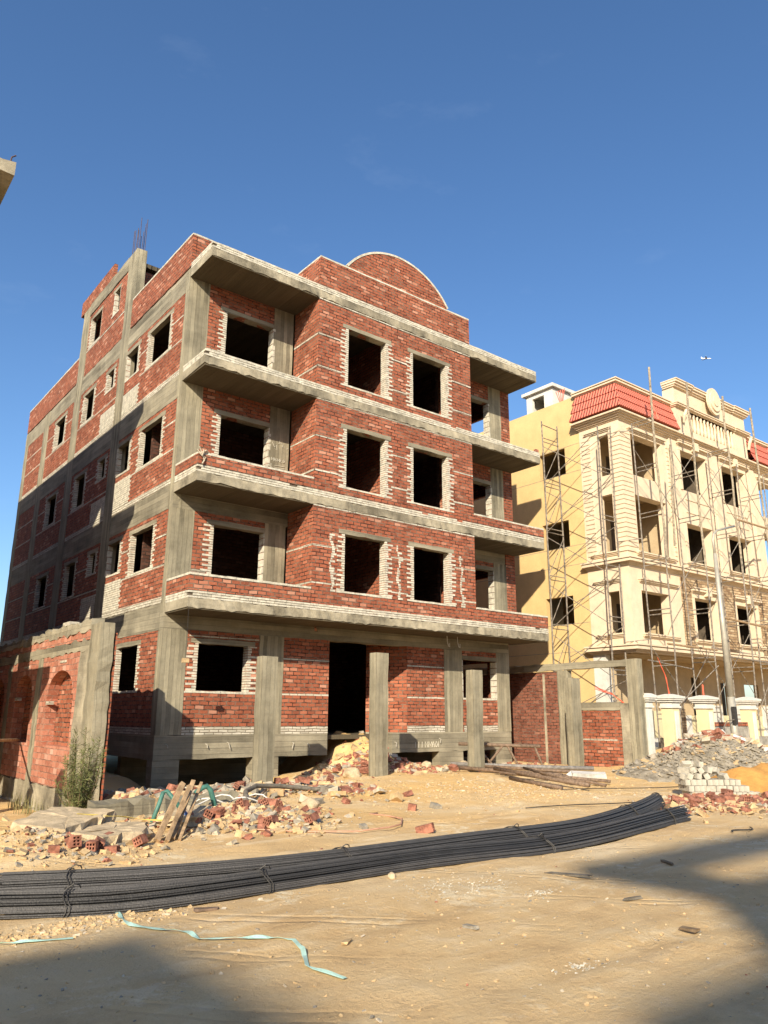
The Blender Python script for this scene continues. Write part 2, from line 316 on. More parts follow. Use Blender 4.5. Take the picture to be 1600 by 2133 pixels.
# ---------------------------------------------------------------- ground
def H(x, y):
    h = .15 * smooth01((y + 9.0) / 5.5)
    h += .05 * (noise.noise(Vector((x * .35, y * .35, 3))) + .5 * noise.noise(Vector((x * 1.1, y * 1.1, 9)))) * smooth01((y + 15) / 6 + .35)
    h += .98 * math.exp(-((x - 6.45) / 1.05) ** 2) * smooth01((y + 2.2) / 3.2) * (1 + .25 * noise.noise(Vector((x * 2.5, y * 2.5, 5)))) * (1 if y < 2.6 else math.exp(-(y - 2.6) ** 2))
    h += .10 * math.exp(-((x - 5.5) / 2.2) ** 2 - ((y + 3.4) / 1.6) ** 2)
    h += .55 * smooth01((x - 13.6) / 2.5) * smooth01((y + 8.5) / 3.5) * (1 - smooth01((y + 3.6) / 1.2))
    h -= .55 * smooth01((-1.6 - x) / .5) * smooth01((x + 8) / 2) * smooth01((y + 5.6) / 1.9)
    h -= .36 * math.exp(-((x - .6) / 2.6) ** 4 - ((y + .9) / 2.0) ** 2)
    h += .16 * math.exp(-((x + 1.4) / 1.0) ** 2 - ((y + 7.0) / .8) ** 2)
    h += .22 * math.exp(-((x + 4.9) / .7) ** 2 - ((y + 8.0) / .7) ** 2)
    if x > 13.6: h -= .15 * smooth01((y + 3.4) / 1.5)
    if y > -.3 and x > 0 and x < 13: h -= .4 * smooth01((y - .3) / 1.0) * (1 - math.exp(-((x - 6.35) / .95) ** 2))
    return h
def ruts(x, y):
    r = 0
    for yc_, am, ph, sl_ in ((-13.1, .25, .4, .02), (-14.75, .25, .4, .02), (-15.6, .5, 2.2, -.10), (-17.1, .5, 2.2, -.10), (-9.2, .3, 1.2, .05)):
        d_ = y - (yc_ + am * math.sin(x * .33 + ph) + sl_ * x); k_ = .5 + .5 * noise.noise(Vector((x * .25, yc_, 2)))
        r += k_ * (-.022 * math.exp(-(d_ / .11) ** 2) + .014 * math.exp(-((abs(d_) - .22) / .07) ** 2)) * (1 + .35 * math.sin(x * 26 + 8 * d_))
    return r
def axis(lo, hi, step, far):
    a = [lo + step * i for i in range(int((hi - lo) / step) + 1)]; s = step; q = a[-1]
    while q < far: s *= 1.35; q += s; a.append(q)
    s = step; q = a[0]
    while q > -far: s *= 1.35; q -= s; a.insert(0, q)
    return a
mb = MB(); xs = axis(-9.5, 20, .10, 900); ys = axis(-18.5, 2.5, .09, 900); nx = len(xs)
mb.v = [Vector((x, y, H(x, y) + ruts(x, y) + .012 * noise.noise(Vector((x * 3, y * 3, 1))) + .006 * noise.noise(Vector((x * 7, y * 7, 8))) if -60 < x < 60 and -60 < y < 60 else .15)) for y in ys for x in xs]
mb.f = [(j * nx + i, j * nx + i + 1, (j + 1) * nx + i + 1, (j + 1) * nx + i) for j in range(len(ys) - 1) for i in range(nx - 1)]
mb.mi = [0] * len(mb.f); tag(mb.build('ground', 'ground', None, True), kind='structure')

# ---------------------------------------------------------------- the unfinished brick building
A = thing('brick_building', (0, 0, 0), 'unfinished four storey building of bare red brick and raw concrete with an arched roof gable', 'building')
Wd, D, PR, BA, BB = 13.16, 17.5, 1.38, 3.5, 9.72
ZS = {1: 4.15, 2: 7.335, 3: 10.51, 4: 13.72}; T = .235
def white_row(ax, c, u0, u1, z0, z1, name='white_course', d=-.006, t=.03):
    mb = MB(); bx(mb, ax, c, u0, u1, d, t, z0, z1); return mb.build(name, 'white', A)
def window(ax, c, u0, u1, z0, z1, t, lt=1, rt=1, par=None, wide=.2, sill=True, lint=True, blocks=()):
    """opening lined with toothed white bricks, concrete lintel over it and a brick sill course"""
    win = bpy.data.objects.new('window', None); C.objects.link(win); win.parent = par or A; ORG[win.name] = ORG[(par or A).name]
    for side, on in ((0, lt), (1, rt)):
        mb = MB(); z = z0 + .002; i = random.randint(0, 1)
        if side not in blocks and not on: mb = MB(); e = .008; u = u0 if side == 0 else u1; bx(mb, ax, c, u - e, u + e, -.006, t + .004, z0, z1 - .01); mb.build('jamb', 'white', win); continue
        while z < z1 - .02:
            h = min(.066, z1 - z) - .014; h2 = h; step = .068
            w = (.10 if i % 2 else wide) + random.uniform(-.03, .04)
            if random.random() < .07: w *= .4
            if side in blocks: h2 = min(.198, z1 - z) - .016; w = .07; step = .204
            e = .005 + random.uniform(0, .006); p = -.005 - random.uniform(0, .008)
            if side == 0: bx(mb, ax, c, u0 - w, u0 + e, p, t + .004, z, z + h2)
            else: bx(mb, ax, c, u1 - e, u1 + w, p, t + .004, z, z + h2)
            z += step; i += 1
        mb.build('jamb', 'whitep', win)
    if lint:
        mb = MB(); bx(mb, ax, c, u0 - (.2 if lt else .03), u1 + (.2 if rt else .03), -.012, t + .01, z1 - .006, z1 + .12, .006); mb.build('lintel', 'ch', win)
    if sill:
        mb = MB(); bx(mb, ax, c, u0 - (wide if lt else 0), u1 + (wide if rt else 0), -.012, t + .012, z0 - .058, z0 - .002, .004); mb.build('sill', 'whitep', win)
    return win
def col(x0, x1, y0, y1, z0, z1, mat='cv', name='column', j=.005, par=None):
    mb = MB(); mb.rbox(x0, x1, y0, y1, z0, z1, j=j, step=.35); return mb.build(name, mat, par or A)
def beam(x0, x1, y0, y1, z0, z1, mat='ch', name='beam', par=None):
    mb = MB(); mb.rbox(x0, x1, y0, y1, z0, z1, j=.008, step=.25); return mb.build(name, mat, par or A)
# floor plates and balcony slabs
for k, z in ZS.items():
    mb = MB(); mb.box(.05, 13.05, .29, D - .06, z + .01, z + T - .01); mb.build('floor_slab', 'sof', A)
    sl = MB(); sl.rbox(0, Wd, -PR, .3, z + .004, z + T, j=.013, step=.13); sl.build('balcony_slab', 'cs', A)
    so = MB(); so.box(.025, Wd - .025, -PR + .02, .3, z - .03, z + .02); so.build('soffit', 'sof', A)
    # white brick courses over the slab edge
    n = 3; mb = MB()
    for r in range(n):
        zz = z + T + .004 + r * .062; x = -.004 + (.13 if r % 2 else 0)
        while x < Wd:
            L = .25 + random.uniform(-.012, .012)
            if not (random.random() < .03 and r == n - 1):
                o = random.uniform(-.007, .007); mb.box(max(x, 0), min(x + L - .013, Wd), -PR + o, -PR + .11 + o, zz, zz + .049 + random.uniform(-.004, .003))
            x += L
        y = -PR + .12
        while y < 0:
            mb.box(.002 + random.uniform(-.005, .005), .11, y, min(y + .24, -.004), zz, zz + .053)
            mb.box(Wd - .11, Wd - .002, y, min(y + .24, -.004), zz, zz + .053); y += .25
    mb.build('white_edge_course', 'whitep', A)
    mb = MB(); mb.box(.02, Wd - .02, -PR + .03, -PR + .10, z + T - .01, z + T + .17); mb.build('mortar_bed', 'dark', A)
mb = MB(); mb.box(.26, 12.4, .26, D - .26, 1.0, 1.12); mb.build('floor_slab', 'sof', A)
# front facade, storeys 2..4 (the two recessed balconies and the projecting bay)
for k in (2, 3, 4):
    zb = ZS[k - 1] + T; zt = ZS[k]; ztb = zt if k > 2 + 0 and k != 2 else zt - .42
    if k == 2:  # concrete beam under the slab
        beam(.0, BA, -.004, .25, zt - .42, zt + .002); beam(BB, 12.6, -.004, .25, zt - .42, zt + .002)
    w0, w1 = zb + (.93 if k > 2 else .88), zt - (.70 if k != 4 else .72)
    col(0, .63, -.003, .25, zb, ztb); col(2.77, 3.44, -.012, .28, zb, ztb)
    col(12.0, 12.64, -.012, .25, zb, ztb); col(9.78, 10.4, -.012, .28, zb, ztb)
    wall('brick_wall', 'red', A, 'Y', 0, .63, 2.77, zb, ztb, .25, holes=[(1.2, 2.75, w0, w1)])
    window('Y', 0, 1.2, 2.75, w0, w1, .25, 1, 0, wide=.22 if k > 2 else .28, blocks=(1,))
    mb = MB(); z = w0
    wall('brick_wall', 'red', A, 'Y', 0, 10.4, 12.0, zb, ztb, .25, holes=[(10.45, 11.98, w0, w1)])
    window('Y', 0, 10.45, 11.98, w0, w1, .25, 0, 0, blocks=(0, 1))
    wall('brick_wall', 'red', A, 'Y', 0, 12.64, 13.12, zb, zt, .25)
    white_row('Y', 0, .64, 1.05, zb + .9, zb + .96)
    # bay
    bf = -PR + .02; b0, b1 = zb + (.44 if k > 2 else .61), zt - (.71 if k != 4 else .70)
    h = [(4.57, 6.03, b0, b1), (7.12, 8.58, b0, b1)]
    wall('brick_wall', 'red', A, 'Y', bf, BA, BB, zb, zt, .25, holes=h)
    for a, b, _, _ in h: window('Y', bf, a, b, b0, b1, .25, 1, 1, wide=.25)
    wall('brick_wall', 'red', A, 'X', BA, bf + .25, .0, zb, zt, .25)
    wall('brick_wall', 'red', A, 'R', BB, bf + .25, .0, zb, zt, .25)
    for zz in (zb + .735, zb + 1.77):
        for a, b in ((BA, 4.35), (6.25, 6.9), (8.82, BB)): white_row('Y', bf, a - (.006 if a == BA else 0), b, zz, zz + .05)
        white_row('X', BA, bf - .002, 0, zz, zz + .05)
    white_row('Y', bf, BA, BB, zt - .055, zt - .008)
    if k == 2:  # repaired, ragged white brickwork beside the lower bay windows
        for a_ in (4.02, 6.42, 8.98):
            mb = MB(); z = b0 - .05; i = 0
            while z < b1 - .1:
                w = random.choice((.05, .09, .17)); x = a_ + .08 + random.uniform(-.02, .03) + .05 * math.sin(i * .5); mb.box(x, x + w, bf - .008, bf + .02, z, z + .054)
                z += .068; i += 1
            mb.build('white_brick_patch', 'whitep', A)
    # inner partition hit by the sun through the bay window
    wall('partition', 'red', A, 'X', 6.6, -1.1, 2.59, zb, zt, .12)
    white_row('X', 6.6, -1.1, 3, zb + .735, zb + .79)
    # stray bits
# ground floor
mb = MB()
Z0, Z1 = 1.17, 3.76
beam(-.004, 12.61, -.006, .25, Z1, ZS[1] + .002)
for a, b in ((0, .67), (2.77, 3.53), (9.55, 10.35), (11.98, 12.61)): col(a, b, -.012, .3, Z0, Z1)
for a, b in ((-.004, 5.06), (7.4, 12.61)): beam(a, b, -.006, .3, .59, Z0)
for a, b in ((-.004, .68), (2.72, 3.5), (9.3, 10.33), (11.9, 12.61)): col(a, b, -.002, .34, -.5, .59, 'ch')
wall('brick_wall', 'red', A, 'Y', 0, .67, 2.77, Z0, Z1, .25, holes=[(.98, 2.43, 2.25, 3.45)])
window('Y', 0, .98, 2.43, 2.25, 3.45, .25, 1, 1, wide=.28)
wall('brick_wall', 'red', A, 'Y', 0, 3.53, 5.06, Z0, ZS[1], .25)
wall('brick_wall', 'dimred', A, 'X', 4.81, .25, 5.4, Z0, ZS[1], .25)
wall('brick_wall', 'red', A, 'Y', 0, 10.35, 11.98, Z0, Z1, .25, holes=[(10.38, 11.95, 2.24, 3.48)])
window('Y', 0, 10.38, 11.95, 2.24, 3.48, .25, 0, 0, blocks=(0, 1))
wall('brick_wall', 'red', A, 'Y', 0, 8.0, 9.55, Z0, ZS[1], .25)
mb = MB(); mb.prism([(8.0, 0.0), (7.28, 1.17), (7.45, 1.3), (8.2, .25)], Z0, ZS[1], 'XY'); mb.build('brick_wall', 'red', A)
mb = MB(); mb.prism([(8.0, -.01), (7.28, 1.16), (7.4, 1.2), (8.15, .02)], .59, Z0, 'XY'); mb.build('beam', 'ch', A)
for a, b, c in ((.68, 2.72, 0), (3.53, 5.06, 0), (8.0, 9.55, 0), (10.4, 11.97, 0)):
    white_row('Y', c, a, b, Z0 + .004, Z0 + .2)
    if a > 3: white_row('Y', c, a, b, 2.19, 2.245)
for a, b in ((3.53, 5.06), (8.0, 9.55)): white_row('Y', 0, a, b, 3.15, 3.2)
white_row('Y', 0, .68, .98, 2.19, 2.245); white_row('Y', 0, 2.43, 2.76, 2.19, 2.245); white_row('Y', 0, .72, 2.75, 3.60, 3.64)
# parapet walls of the balconies
for k, h in ((1, .56), (2, .46)):
    z = ZS[k] + T + .19; zt = ZS[k] + T + h
    for a, b in ((0, BA - .02), (BB + .02, Wd)):
        mb = MB(); mb.box(a, b, -PR + .004, -PR + .124, z, zt); pr = mb.build('parapet', 'red', A)
        mb = MB(); x = a
        while x < b: mb.box(x, min(x + .24, b), -PR - .006 + random.uniform(-.006, .006), -PR + .13, zt + .002, zt + .055 + random.uniform(-.004, .004)); x += .25
        mb.build('coping', 'whitep', pr)
    for x0, x1 in ((.002, .122), (Wd - .122, Wd - .002)):
        mb = MB(); mb.box(x0, x1, -PR + .124, -.004, z, zt); pr = mb.build('parapet', 'red', A)
        mb = MB(); mb.box(x0 - .006, x1 + .006, -PR + .13, -.004, zt + .002, zt + .055); mb.build('coping', 'whitep', pr)
# roof parapets and the arched gable
RZ = ZS[4] + T; PZ = 15.08
def parap(ax, c, u0, u1, z0, z1, t=.12):
    mb = MB(); bx(mb, ax, c, u0, u1, 0, t, z0, z1); p = mb.build('parapet', 'red', A)
    mb = MB(); bx(mb, ax, c, u0, u1, -.01, t + .01, z1, z1 + .055, .004); mb.build('coping', 'whitep', p)
parap('Y', 0.004, .13, BA, RZ, PZ); parap('Y', .004, BB, 13.0, RZ, PZ); parap('Y', -PR + .024, BA, BB, RZ + .195, PZ)
parap('X', BA + .004, -PR + .15, 0, RZ, PZ); parap('R', BB - .004, -PR + .15, 0, RZ, PZ)
parap('X', 0.002, 0, 4.72, 14.05, PZ); parap('X', 0.002, 10.35, D, 14.05, PZ); parap('R', 13.12, 0, D, RZ, PZ); parap('Y', D - .12, .13, 13.0, RZ, PZ)
arc = lambda r, n=28, cx=6.61, cz=13.72: [(cx + r * math.sin(a), cz + r * math.cos(a)) for a in [-.965 + 1.93 * i / n for i in range(n + 1)]]
mb = MB(); P_ = [p for p in arc(2.53) if p[1] > PZ + .05]; mb.prism([(P_[0][0], PZ + .056)] + P_ + [(P_[-1][0], PZ + .056)], -PR + .028, -PR + .148); g = mb.build('arched_gable', 'red', A)
mb = MB(); I, O = arc(2.532, 40), arc(2.60, 40)
for i in range(40):
    if min(I[i][1], I[i + 1][1]) > PZ + .04: mb.prism([I[i], I[i + 1], (O[i + 1][0] * .97 + O[i][0] * .03, O[i + 1][1] * .97 + O[i][1] * .03), O[i]], -PR + .012, -PR + .16)
mb.build('coping', 'whitep', g)
# side facade
SC = [(4.75, 5.5), (9.55, 10.35), (13.75, 14.5), (16.95, 17.5)]
for (a, b) in SC:
    col(-.004, .26, a, b, -.3, 14.0 if a != 4.75 and a != 9.55 else 14.05, j=.006)
for k in (1, 2, 3, 4):
    beam(0.0, .26, .30, 4.75, ZS[k] - (.42 if k < 4 else .41), ZS[k] + T + .03)
    for (a, b) in ((5.5, 9.55), (10.35, 13.75), (14.5, 16.95)): beam(0.0, .26, a, b, ZS[k] - .42, ZS[k] + T + .03)
    col(-.003, .26, .0 if k else 0, .30, ZS[k] - .42, ZS[k] + T + .03, 'cv')
for k in (1, 2, 3, 4):
    zb = ZS[k - 1] + T + .03 if k > 1 else Z0; zt = ZS[k] - .42; w1 = ZS[k] - (.66 if k > 1 else .70); w0 = w1 - (1.18 if k < 4 else 1.14)
    bays = ((.25, 4.75, [(1.2, 2.8, w0, w1), (3.72, 4.74, w0 + .22, w1)] if k > 1 else [(1.6, 3.15, w0, w1)]), (5.5, 9.55, [(5.9, 6.55, w1 - .68, w1), (7.95, 9.05, w0 + .02, w1)]),
            (10.35, 13.75, [(11.35, 12.6, w0 + .03, w1)]), (14.5, 16.95, []))
    for u0, u1, hs in bays:
        wall('brick_wall', 'red', A, 'X', 0.006, u0, u1, zb, zt, .13, holes=hs)
        for h in hs: window('X', .006, *h, .13, 1, 0 if h[1] > 4.7 and h[1] < 4.75 else 1, wide=.2, blocks=(1,) if 4.7 < h[1] < 4.75 else ())
        white_row('X', .006, u0, u1, zb + .004, zb + .17)
        if k > 1:
            for q0, q1 in ([(u0, u1)] if not hs else ([(u0, 1.0), (3.0, 3.55)] if u0 < 1 else ([(6.75, 7.8), (9.2, 9.55)] if u0 < 6 else [(u0, 11.2), (12.8, u1)]))):
                white_row('X', .006, q0, q1, zb + 1.80, zb + 1.85)
            white_row('X', .006, u0, u1 if u1 > 5 else 3.4, w0 - .10, w0 - .05)
    if k in (2, 3, 4):
        for a, b in ((3.4, 4.74), (5.52, 6.9)):
            if k == 4 and a < 4: a = 3.45
            mb = MB(); z = zb + .18; i = 0
            while z < zb + (.85 if a > 5 or k == 4 else 1.05):
                bx(mb, 'X', .006, a - (.08 if i % 2 else 0) + random.uniform(-.03, .03), b + (0 if a < 5 else random.uniform(-.05, .05)), -.006 - random.uniform(0, .006), .02, z, z + .057); z += .068; i += 1
            mb.build('white_brick_patch', 'whitep', A)
beam(-.002, .3, .3, 16.9, .59, Z0)
# right and back walls
for k in (1, 2, 3, 4):
    zb = ZS[k - 1] + T if k > 1 else Z0; zt = ZS[k]; w1 = zt - .66; w0 = w1 - 1.2
    wall('brick_wall', 'red', A, 'R', 13.12 if k > 1 else 12.6, .26, D - .26, zb, zt, .13, holes=[(.9, 2.6, w0, w1), (3.8, 4.7, w0, w1), (8, 9.1, w0, w1)])
    wall('brick_wall', 'red', A, 'Y', D - .25, .26, 12.5, zb, zt, .25, holes=[(2, 3.4, w0, w1), (9, 10.4, w0, w1)])
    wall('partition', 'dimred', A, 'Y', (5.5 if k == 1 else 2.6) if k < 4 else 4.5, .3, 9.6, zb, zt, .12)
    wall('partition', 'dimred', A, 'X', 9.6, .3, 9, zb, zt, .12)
wall('foundation_wall', 'ch', A, 'Y', 2.9, .3, 12.3, -.6, 1.0, .25)
# stair penthouse on the roof
for a, b, zt in ((4.75, 5.5, 17.12), (9.58, 10.35, 17.05)):
    cpt = col(.0, .30 if a > 6 else .34, a, b, 14.05, zt, j=.007)
    mb = MB()
    for i in range(10):
        y = a + .06 + (b - a - .12) * (i % 5) / 4; x = .06 + (.2 if i > 4 else 0); h = zt + random.uniform(.75, 1.25) * (1 if a < 6 else .55)
        mb.tube([(x, y, zt - .02), (x + random.uniform(-.03, .03), y + random.uniform(-.05, .05), h)], .011, 5)
    mb.build('rebar', 'rebar', cpt)
hs = [(6.2, 6.75, 15.42, 16.33), (8.1, 9.25, 15.16, 16.3)]
wall('brick_wall', 'red', A, 'X', .03, 5.5, 9.58, 14.05, 16.62, .13, holes=hs)
for h in hs: window('X', .03, *h, .13, 0, 1, wide=.2, blocks=(1,) if h[0] < 7 else ())
white_row('X', .03, 5.5, 9.58, 15.05, 15.1)
beam(.0, .28, 5.5, 9.6, 16.62, 17.12)
wall('parapet', 'red', A, 'X', .03, 7.2, 10.9, 17.12, 17.75, .12)
wall('brick_wall', 'red', A, 'Y', 5.2, .35, 4.5, 14.0, 16.6, .12); wall('brick_wall', 'red', A, 'Y', 10.2, .3, 4.5, 14.0, 17.0, .12, holes=[(1.2, 2.6, 14.6, 16.4)])
wall('brick_wall', 'red', A, 'R', 4.5, 5.3, 10.2, 14.0, 17.0, .12, holes=[(7, 9.3, 14.4, 16.5)])
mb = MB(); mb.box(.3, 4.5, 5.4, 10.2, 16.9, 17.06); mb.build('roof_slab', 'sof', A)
# graffiti, formwork ties, hooks
def strokes(lines, X, Yc, Z, sc, name, r=.007):
    mb = MB()
    for l in lines: mb.tube([(X + a * sc, Yc, Z + b * sc) for a, b in l], r, 4)
    return mb.build(name, 'chalk', A)
L_ = {'M': [[(0, 0), (.1, 1), (.45, .3), (.8, 1), (.9, 0)]], 'H': [[(0, 0), (0, 1)], [(0, .5), (.6, .5)], [(.6, 0), (.6, 1)]], 'E': [[(.6, 0), (0, 0), (0, 1), (.6, 1)], [(0, .5), (.5, .5)]],
      'D': [[(0, 0), (0, 1), (.5, .75), (.55, .3), (0, 0)]], 'N': [[(0, 0), (0, 1), (.6, 0), (.6, 1)]], 'A': [[(0, 0), (.35, 1), (.7, 0)], [(.15, .4), (.5, .4)]], 'O': [[(.3, 0), (0, .5), (.3, 1), (.6, .5), (.3, 0)]], 'I': [[(0, 0), (.05, 1)]]}
def word(w, adv=1.05):
    x = 0; out = []
    for ch in w: out += [[(a + x, b) for a, b in l] for l in L_[ch]]; x += adv
    return out
gz = ZS[2] + T
strokes(word('MHMED'), 2.86, -.022, gz + 1.24, .095, 'graffiti')
strokes([[(0, 6), (1, 4.4), (1.6, 5.2), (1.9, 3.6), (1, 4.0)], [(2.6, 7), (2.8, 6)], [(2.2, 5.8), (3.2, 6.2), (4, 5.7), (3.6, 4.9), (4.5, 5.1)], [(5.4, 4.6), (5.8, 5.2)], [(0, -1), (0, -3.2), (.5, -3.8)], [(-.2, -2), (.4, -2.2)],
         [(1.2, -1.4), (4.8, -1.2)], [(1.2, -2.1), (4.8, -1.9)], [(1.2, -2.7), (4.6, -2.5)], [(3.6, -4.3), (4.6, -4), (5, -3), (5, -4.4)]], 2.86, -.022, gz + 1.24, .095, 'graffiti', .006)
strokes(word('IIINMAOI', .8), 8.3, -.018, .72, .17, 'graffiti', .008)
mb = MB()
for x, z in ((1.35, .95), (1.95, .98), (7.5, .9), (9.3, .98), (.3, .95), (3.9, .95), (11.2, .95), (4.4, .9)):
    mb.tube([(x, 0, z), (x + .02, -.06, z - .02), (x + random.uniform(-.04, .06), -.08, z - random.uniform(.08, .17))], .011, 5)
mb.build('formwork_tie', 'block', A)
for X_ in (9.2, 9.65):
    mb = MB(); mb.tube([(X_ - .05, -.6, 4.15), (X_ - .06, -.62, 3.95), (X_ - .02, -.63, 3.8), (X_ + .04, -.62, 3.78), (X_ + .06, -.6, 3.9)], .012, 5); mb.build('cable_hook', 'cloth', A)
mb = MB(); mb.tube([(.02, -PR + .1, 8.15), (-.03, -PR - .03, 8.1), (.08, -PR - .08, 7.95), (.12, -PR - .06, 8.12), (.0, -PR - .05, 8.2), (.1, -PR - .04, 8.0), (.16, -PR - .05, 7.85), (.1, -PR - .06, 7.75), (.2, -PR - .02, 7.95), (.02, -PR - .03, 8.02), (.18, -PR - .06, 8.12), (.3, -PR + .02, 8.1)], .02, 6)
solo(mb, 'rope_bundle', 'chipw', (.05, -PR, 8.05), 'pale knotted cloth rope hanging on the corner of the third floor balcony wall', 'rope')
mb = MB(); mb.tube([(.03, -PR - .02, 4.15), (.03, -PR - .02, 2.95)], .005, 4); pl = thing('plumb_line', (.03, -PR - .02, 2.85), 'thin plumb line with a brick tied on, hanging from the lowest balcony corner', 'plumb line')
mb.build('line', 'wire', pl); mb = MB(); mb.box(-.04, .11, -PR - .07, -PR + .02, 2.84, 2.94); mb.build('brick_weight', 'chips', pl)

# ---------------------------------------------------------------- freestanding concrete posts
for x0, x1, z, lb in ((1.22, 1.62, 2.97, 'freestanding raw concrete post in front of the wide ground floor window'), (4.50, 4.90, 3.22, 'tall freestanding concrete post in front of the dark entrance'),
                      (7.92, 8.30, 2.92, 'freestanding concrete post rising behind the rusty steel truss'), (12.22, 12.66, 2.84, 'freestanding concrete post beside the brown party wall')):
    mb = MB(); mb.rbox(x0, x1, -2.95, -2.68, -.3, z, j=.007, step=.25); solo(mb, 'concrete_post', 'cv', (x0 + .2, -2.8, 0), lb, 'post', 'concrete posts standing in front of the building')
# ---------------------------------------------------------------- arched boundary wall on the left
Bq = thing('boundary_wall', (-2.24, 1.0, 0), 'tall brick boundary wall with blind arches and concrete frame, left of the building', 'wall')
x0 = -2.37
def ap(a, h, y0, zt):  # arch recess polygon (y,z)
    r = a / 2; return [(y0 + r + r * math.cos(t), zt - r + r * math.sin(t) * 1.0) for t in [math.pi * i / 14 for i in range(15)]]
bays = [(-1.35, 1.42, -1.15, .84), (1.82, 4.35, 2.15, 3.75), (4.7, 7.2, 5.0, 6.6), (7.55, 10.2, 7.9, 9.5)]
for (a, b, ra, rb) in bays:
    # brick skin with an arched opening: strips left / right / under / over following the arch, then a recessed infill
    mb = MB(); zt = 2.62; z0, z1 = .12, 2.97; r = (rb - ra) / 2; cy = (ra + rb) / 2; zs = zt - r * .62
    mb.box(x0, x0 + .26, a, ra, z0, z1); mb.box(x0, x0 + .26, rb, b, z0, z1); mb.box(x0, x0 + .26, ra, rb, z0, .97)
    n = 14
    for i in range(n):
        ya, yb = ra + (rb - ra) * i / n, ra + (rb - ra) * (i + 1) / n
        f = lambda y: zs + (zt - zs) * math.sqrt(max(0, 1 - ((y - cy) / r) ** 2))
        mb.prism([(ya, f(ya)), (yb, f(yb)), (yb, z1), (ya, z1)], x0, x0 + .26, 'YZ')
    mb.build('brick_panel', 'redbig', Bq)
    mb = MB(); mb.box(x0 + .262, x0 + .30, a, b, z0, z1); mb.build('infill', 'red', Bq)
    mb = MB(); mb.box(x0 + .0, x0 + .1, rb - .28, rb + .02, zs - .13, zs - .06); mb.build('springer_stone', 'white', Bq)
    mb = MB(); bx(mb, 'X', x0, cy - .28, cy + .2, -.005, .03, zt + .16, zt + .22); mb.build('key_bricks', 'white', Bq)
def yb(a, b, c, d, e, f, nm, mat='cv', j=.014):
    mb = MB(); mb.rbox(a, b, c, d, e, f, j=j, step=.2); mb.build(nm, mat, Bq)
yb(x0 - .01, -2.10, -2.60, -1.95, -.9, 3.5, 'end_pier'); yb(x0 - .006, -2.12, -1.95, -1.35, -.5, 3.1, 'pier', 'cs')
for a, b in ((1.42, 1.82), (4.35, 4.7), (7.2, 7.55)): yb(x0 - .012, -2.14, a, b, -.9, 2.97, 'pilaster')
yb(x0 - .008, -2.12, -1.94, 10.2, 2.97, 3.20, 'beam', 'ch', .02)
mb = MB(); mb.box(x0 + .01, -2.12, -1.94, 10.2, 3.20, 3.42 + .0); mb.build('brick_course', 'redbig', Bq)
yb(x0 - .006, -2.1, -1.94, 1.5, 3.38, 3.62, 'coping', 'ch', .03); yb(x0 - .006, -2.1, 1.58, 10.2, 3.37, 3.58, 'coping', 'ch', .03)
yb(x0 - .006, -2.12, -1.35, 10.2, -1.0, .10, 'plinth', 'cs', .02)
mb = MB(); mb.box(-2.06, -2.02, -2.56, 4, -.3, 3.3); mb.build('brick_back', 'red', Bq)
mb = MB(); y = 0.2
while y < 6: mb.box(x0 - .07, x0 - .012, y, y + .28, -.8, -.38 + random.uniform(-.05, .03)); y += .3
mb.build('stone_base', 'white', Bq)
mb = MB(); mb.box(-2.36, -2.14, -.3, .2, 3.63, 3.72); solo(mb, 'loose_block', 'block', (-2.25, -.05, 3.63), 'single pale block lying on top of the arched boundary wall', 'block')
mb = MB(); mb.tube([(-2.9, 1.9, 1.05), (-2.42, 2.7, 1.03)], .035, 5); mb.tube([(-4.2, -.5, 1.1), (-2.9, 1.9, 1.05)], .035, 5)
solo(mb, 'timber_pole', 'wood', (-3.2, 1.2, 1.05), 'thin timber sticking out level in front of the arched boundary wall', 'timber')
# ---------------------------------------------------------------- party wall with gate frame on the right
Pq = thing('party_wall', (14.0, -2, 0), 'brown brick party wall with concrete frame right of the brick building', 'wall')
def py(a, b, c, d, e, f, nm, mat='cv', j=.006):
    mb = MB(); mb.rbox(a, b, c, d, e, f, j=j, step=.25); mb.build(nm, mat, Pq)
mb = MB(); mb.box(13.94, 14.06, -1.05, 9, -.5, 3.18); mb.build('brick_wall', 'brown', Pq)
mb = MB(); mb.box(13.94, 14.06, -3.56, -1.47, -.6, 1.86); mb.build('low_brick_wall', 'red', Pq)
mb = MB(); bx(mb, 'X', 13.94, -3.3, -1.5, -.006, .03, .92, .97); mb.build('white_course', 'white', Pq)
mb = MB(); mb.box(13.90, 13.96, -.45, -.38, -.4, 3.1); mb.build('mortar_strip', 'cs', Pq)
py(13.88, 14.12, -1.48, -1.05, -.6, 3.2, 'pier'); py(13.90, 14.1, -3.5, -1.48, 1.87, 2.12, 'beam', 'ch'); py(13.89, 14.11, -3.83, -3.52, -.4, 2.08, 'pier', 'cs'); py(13.86, 14.14, -4.26, -3.86, -.3, 3.45, 'gate_pier')
py(13.88, 14.12, -3.86, 9, 3.21, 3.44, 'lintel_beam', 'ch', .015)
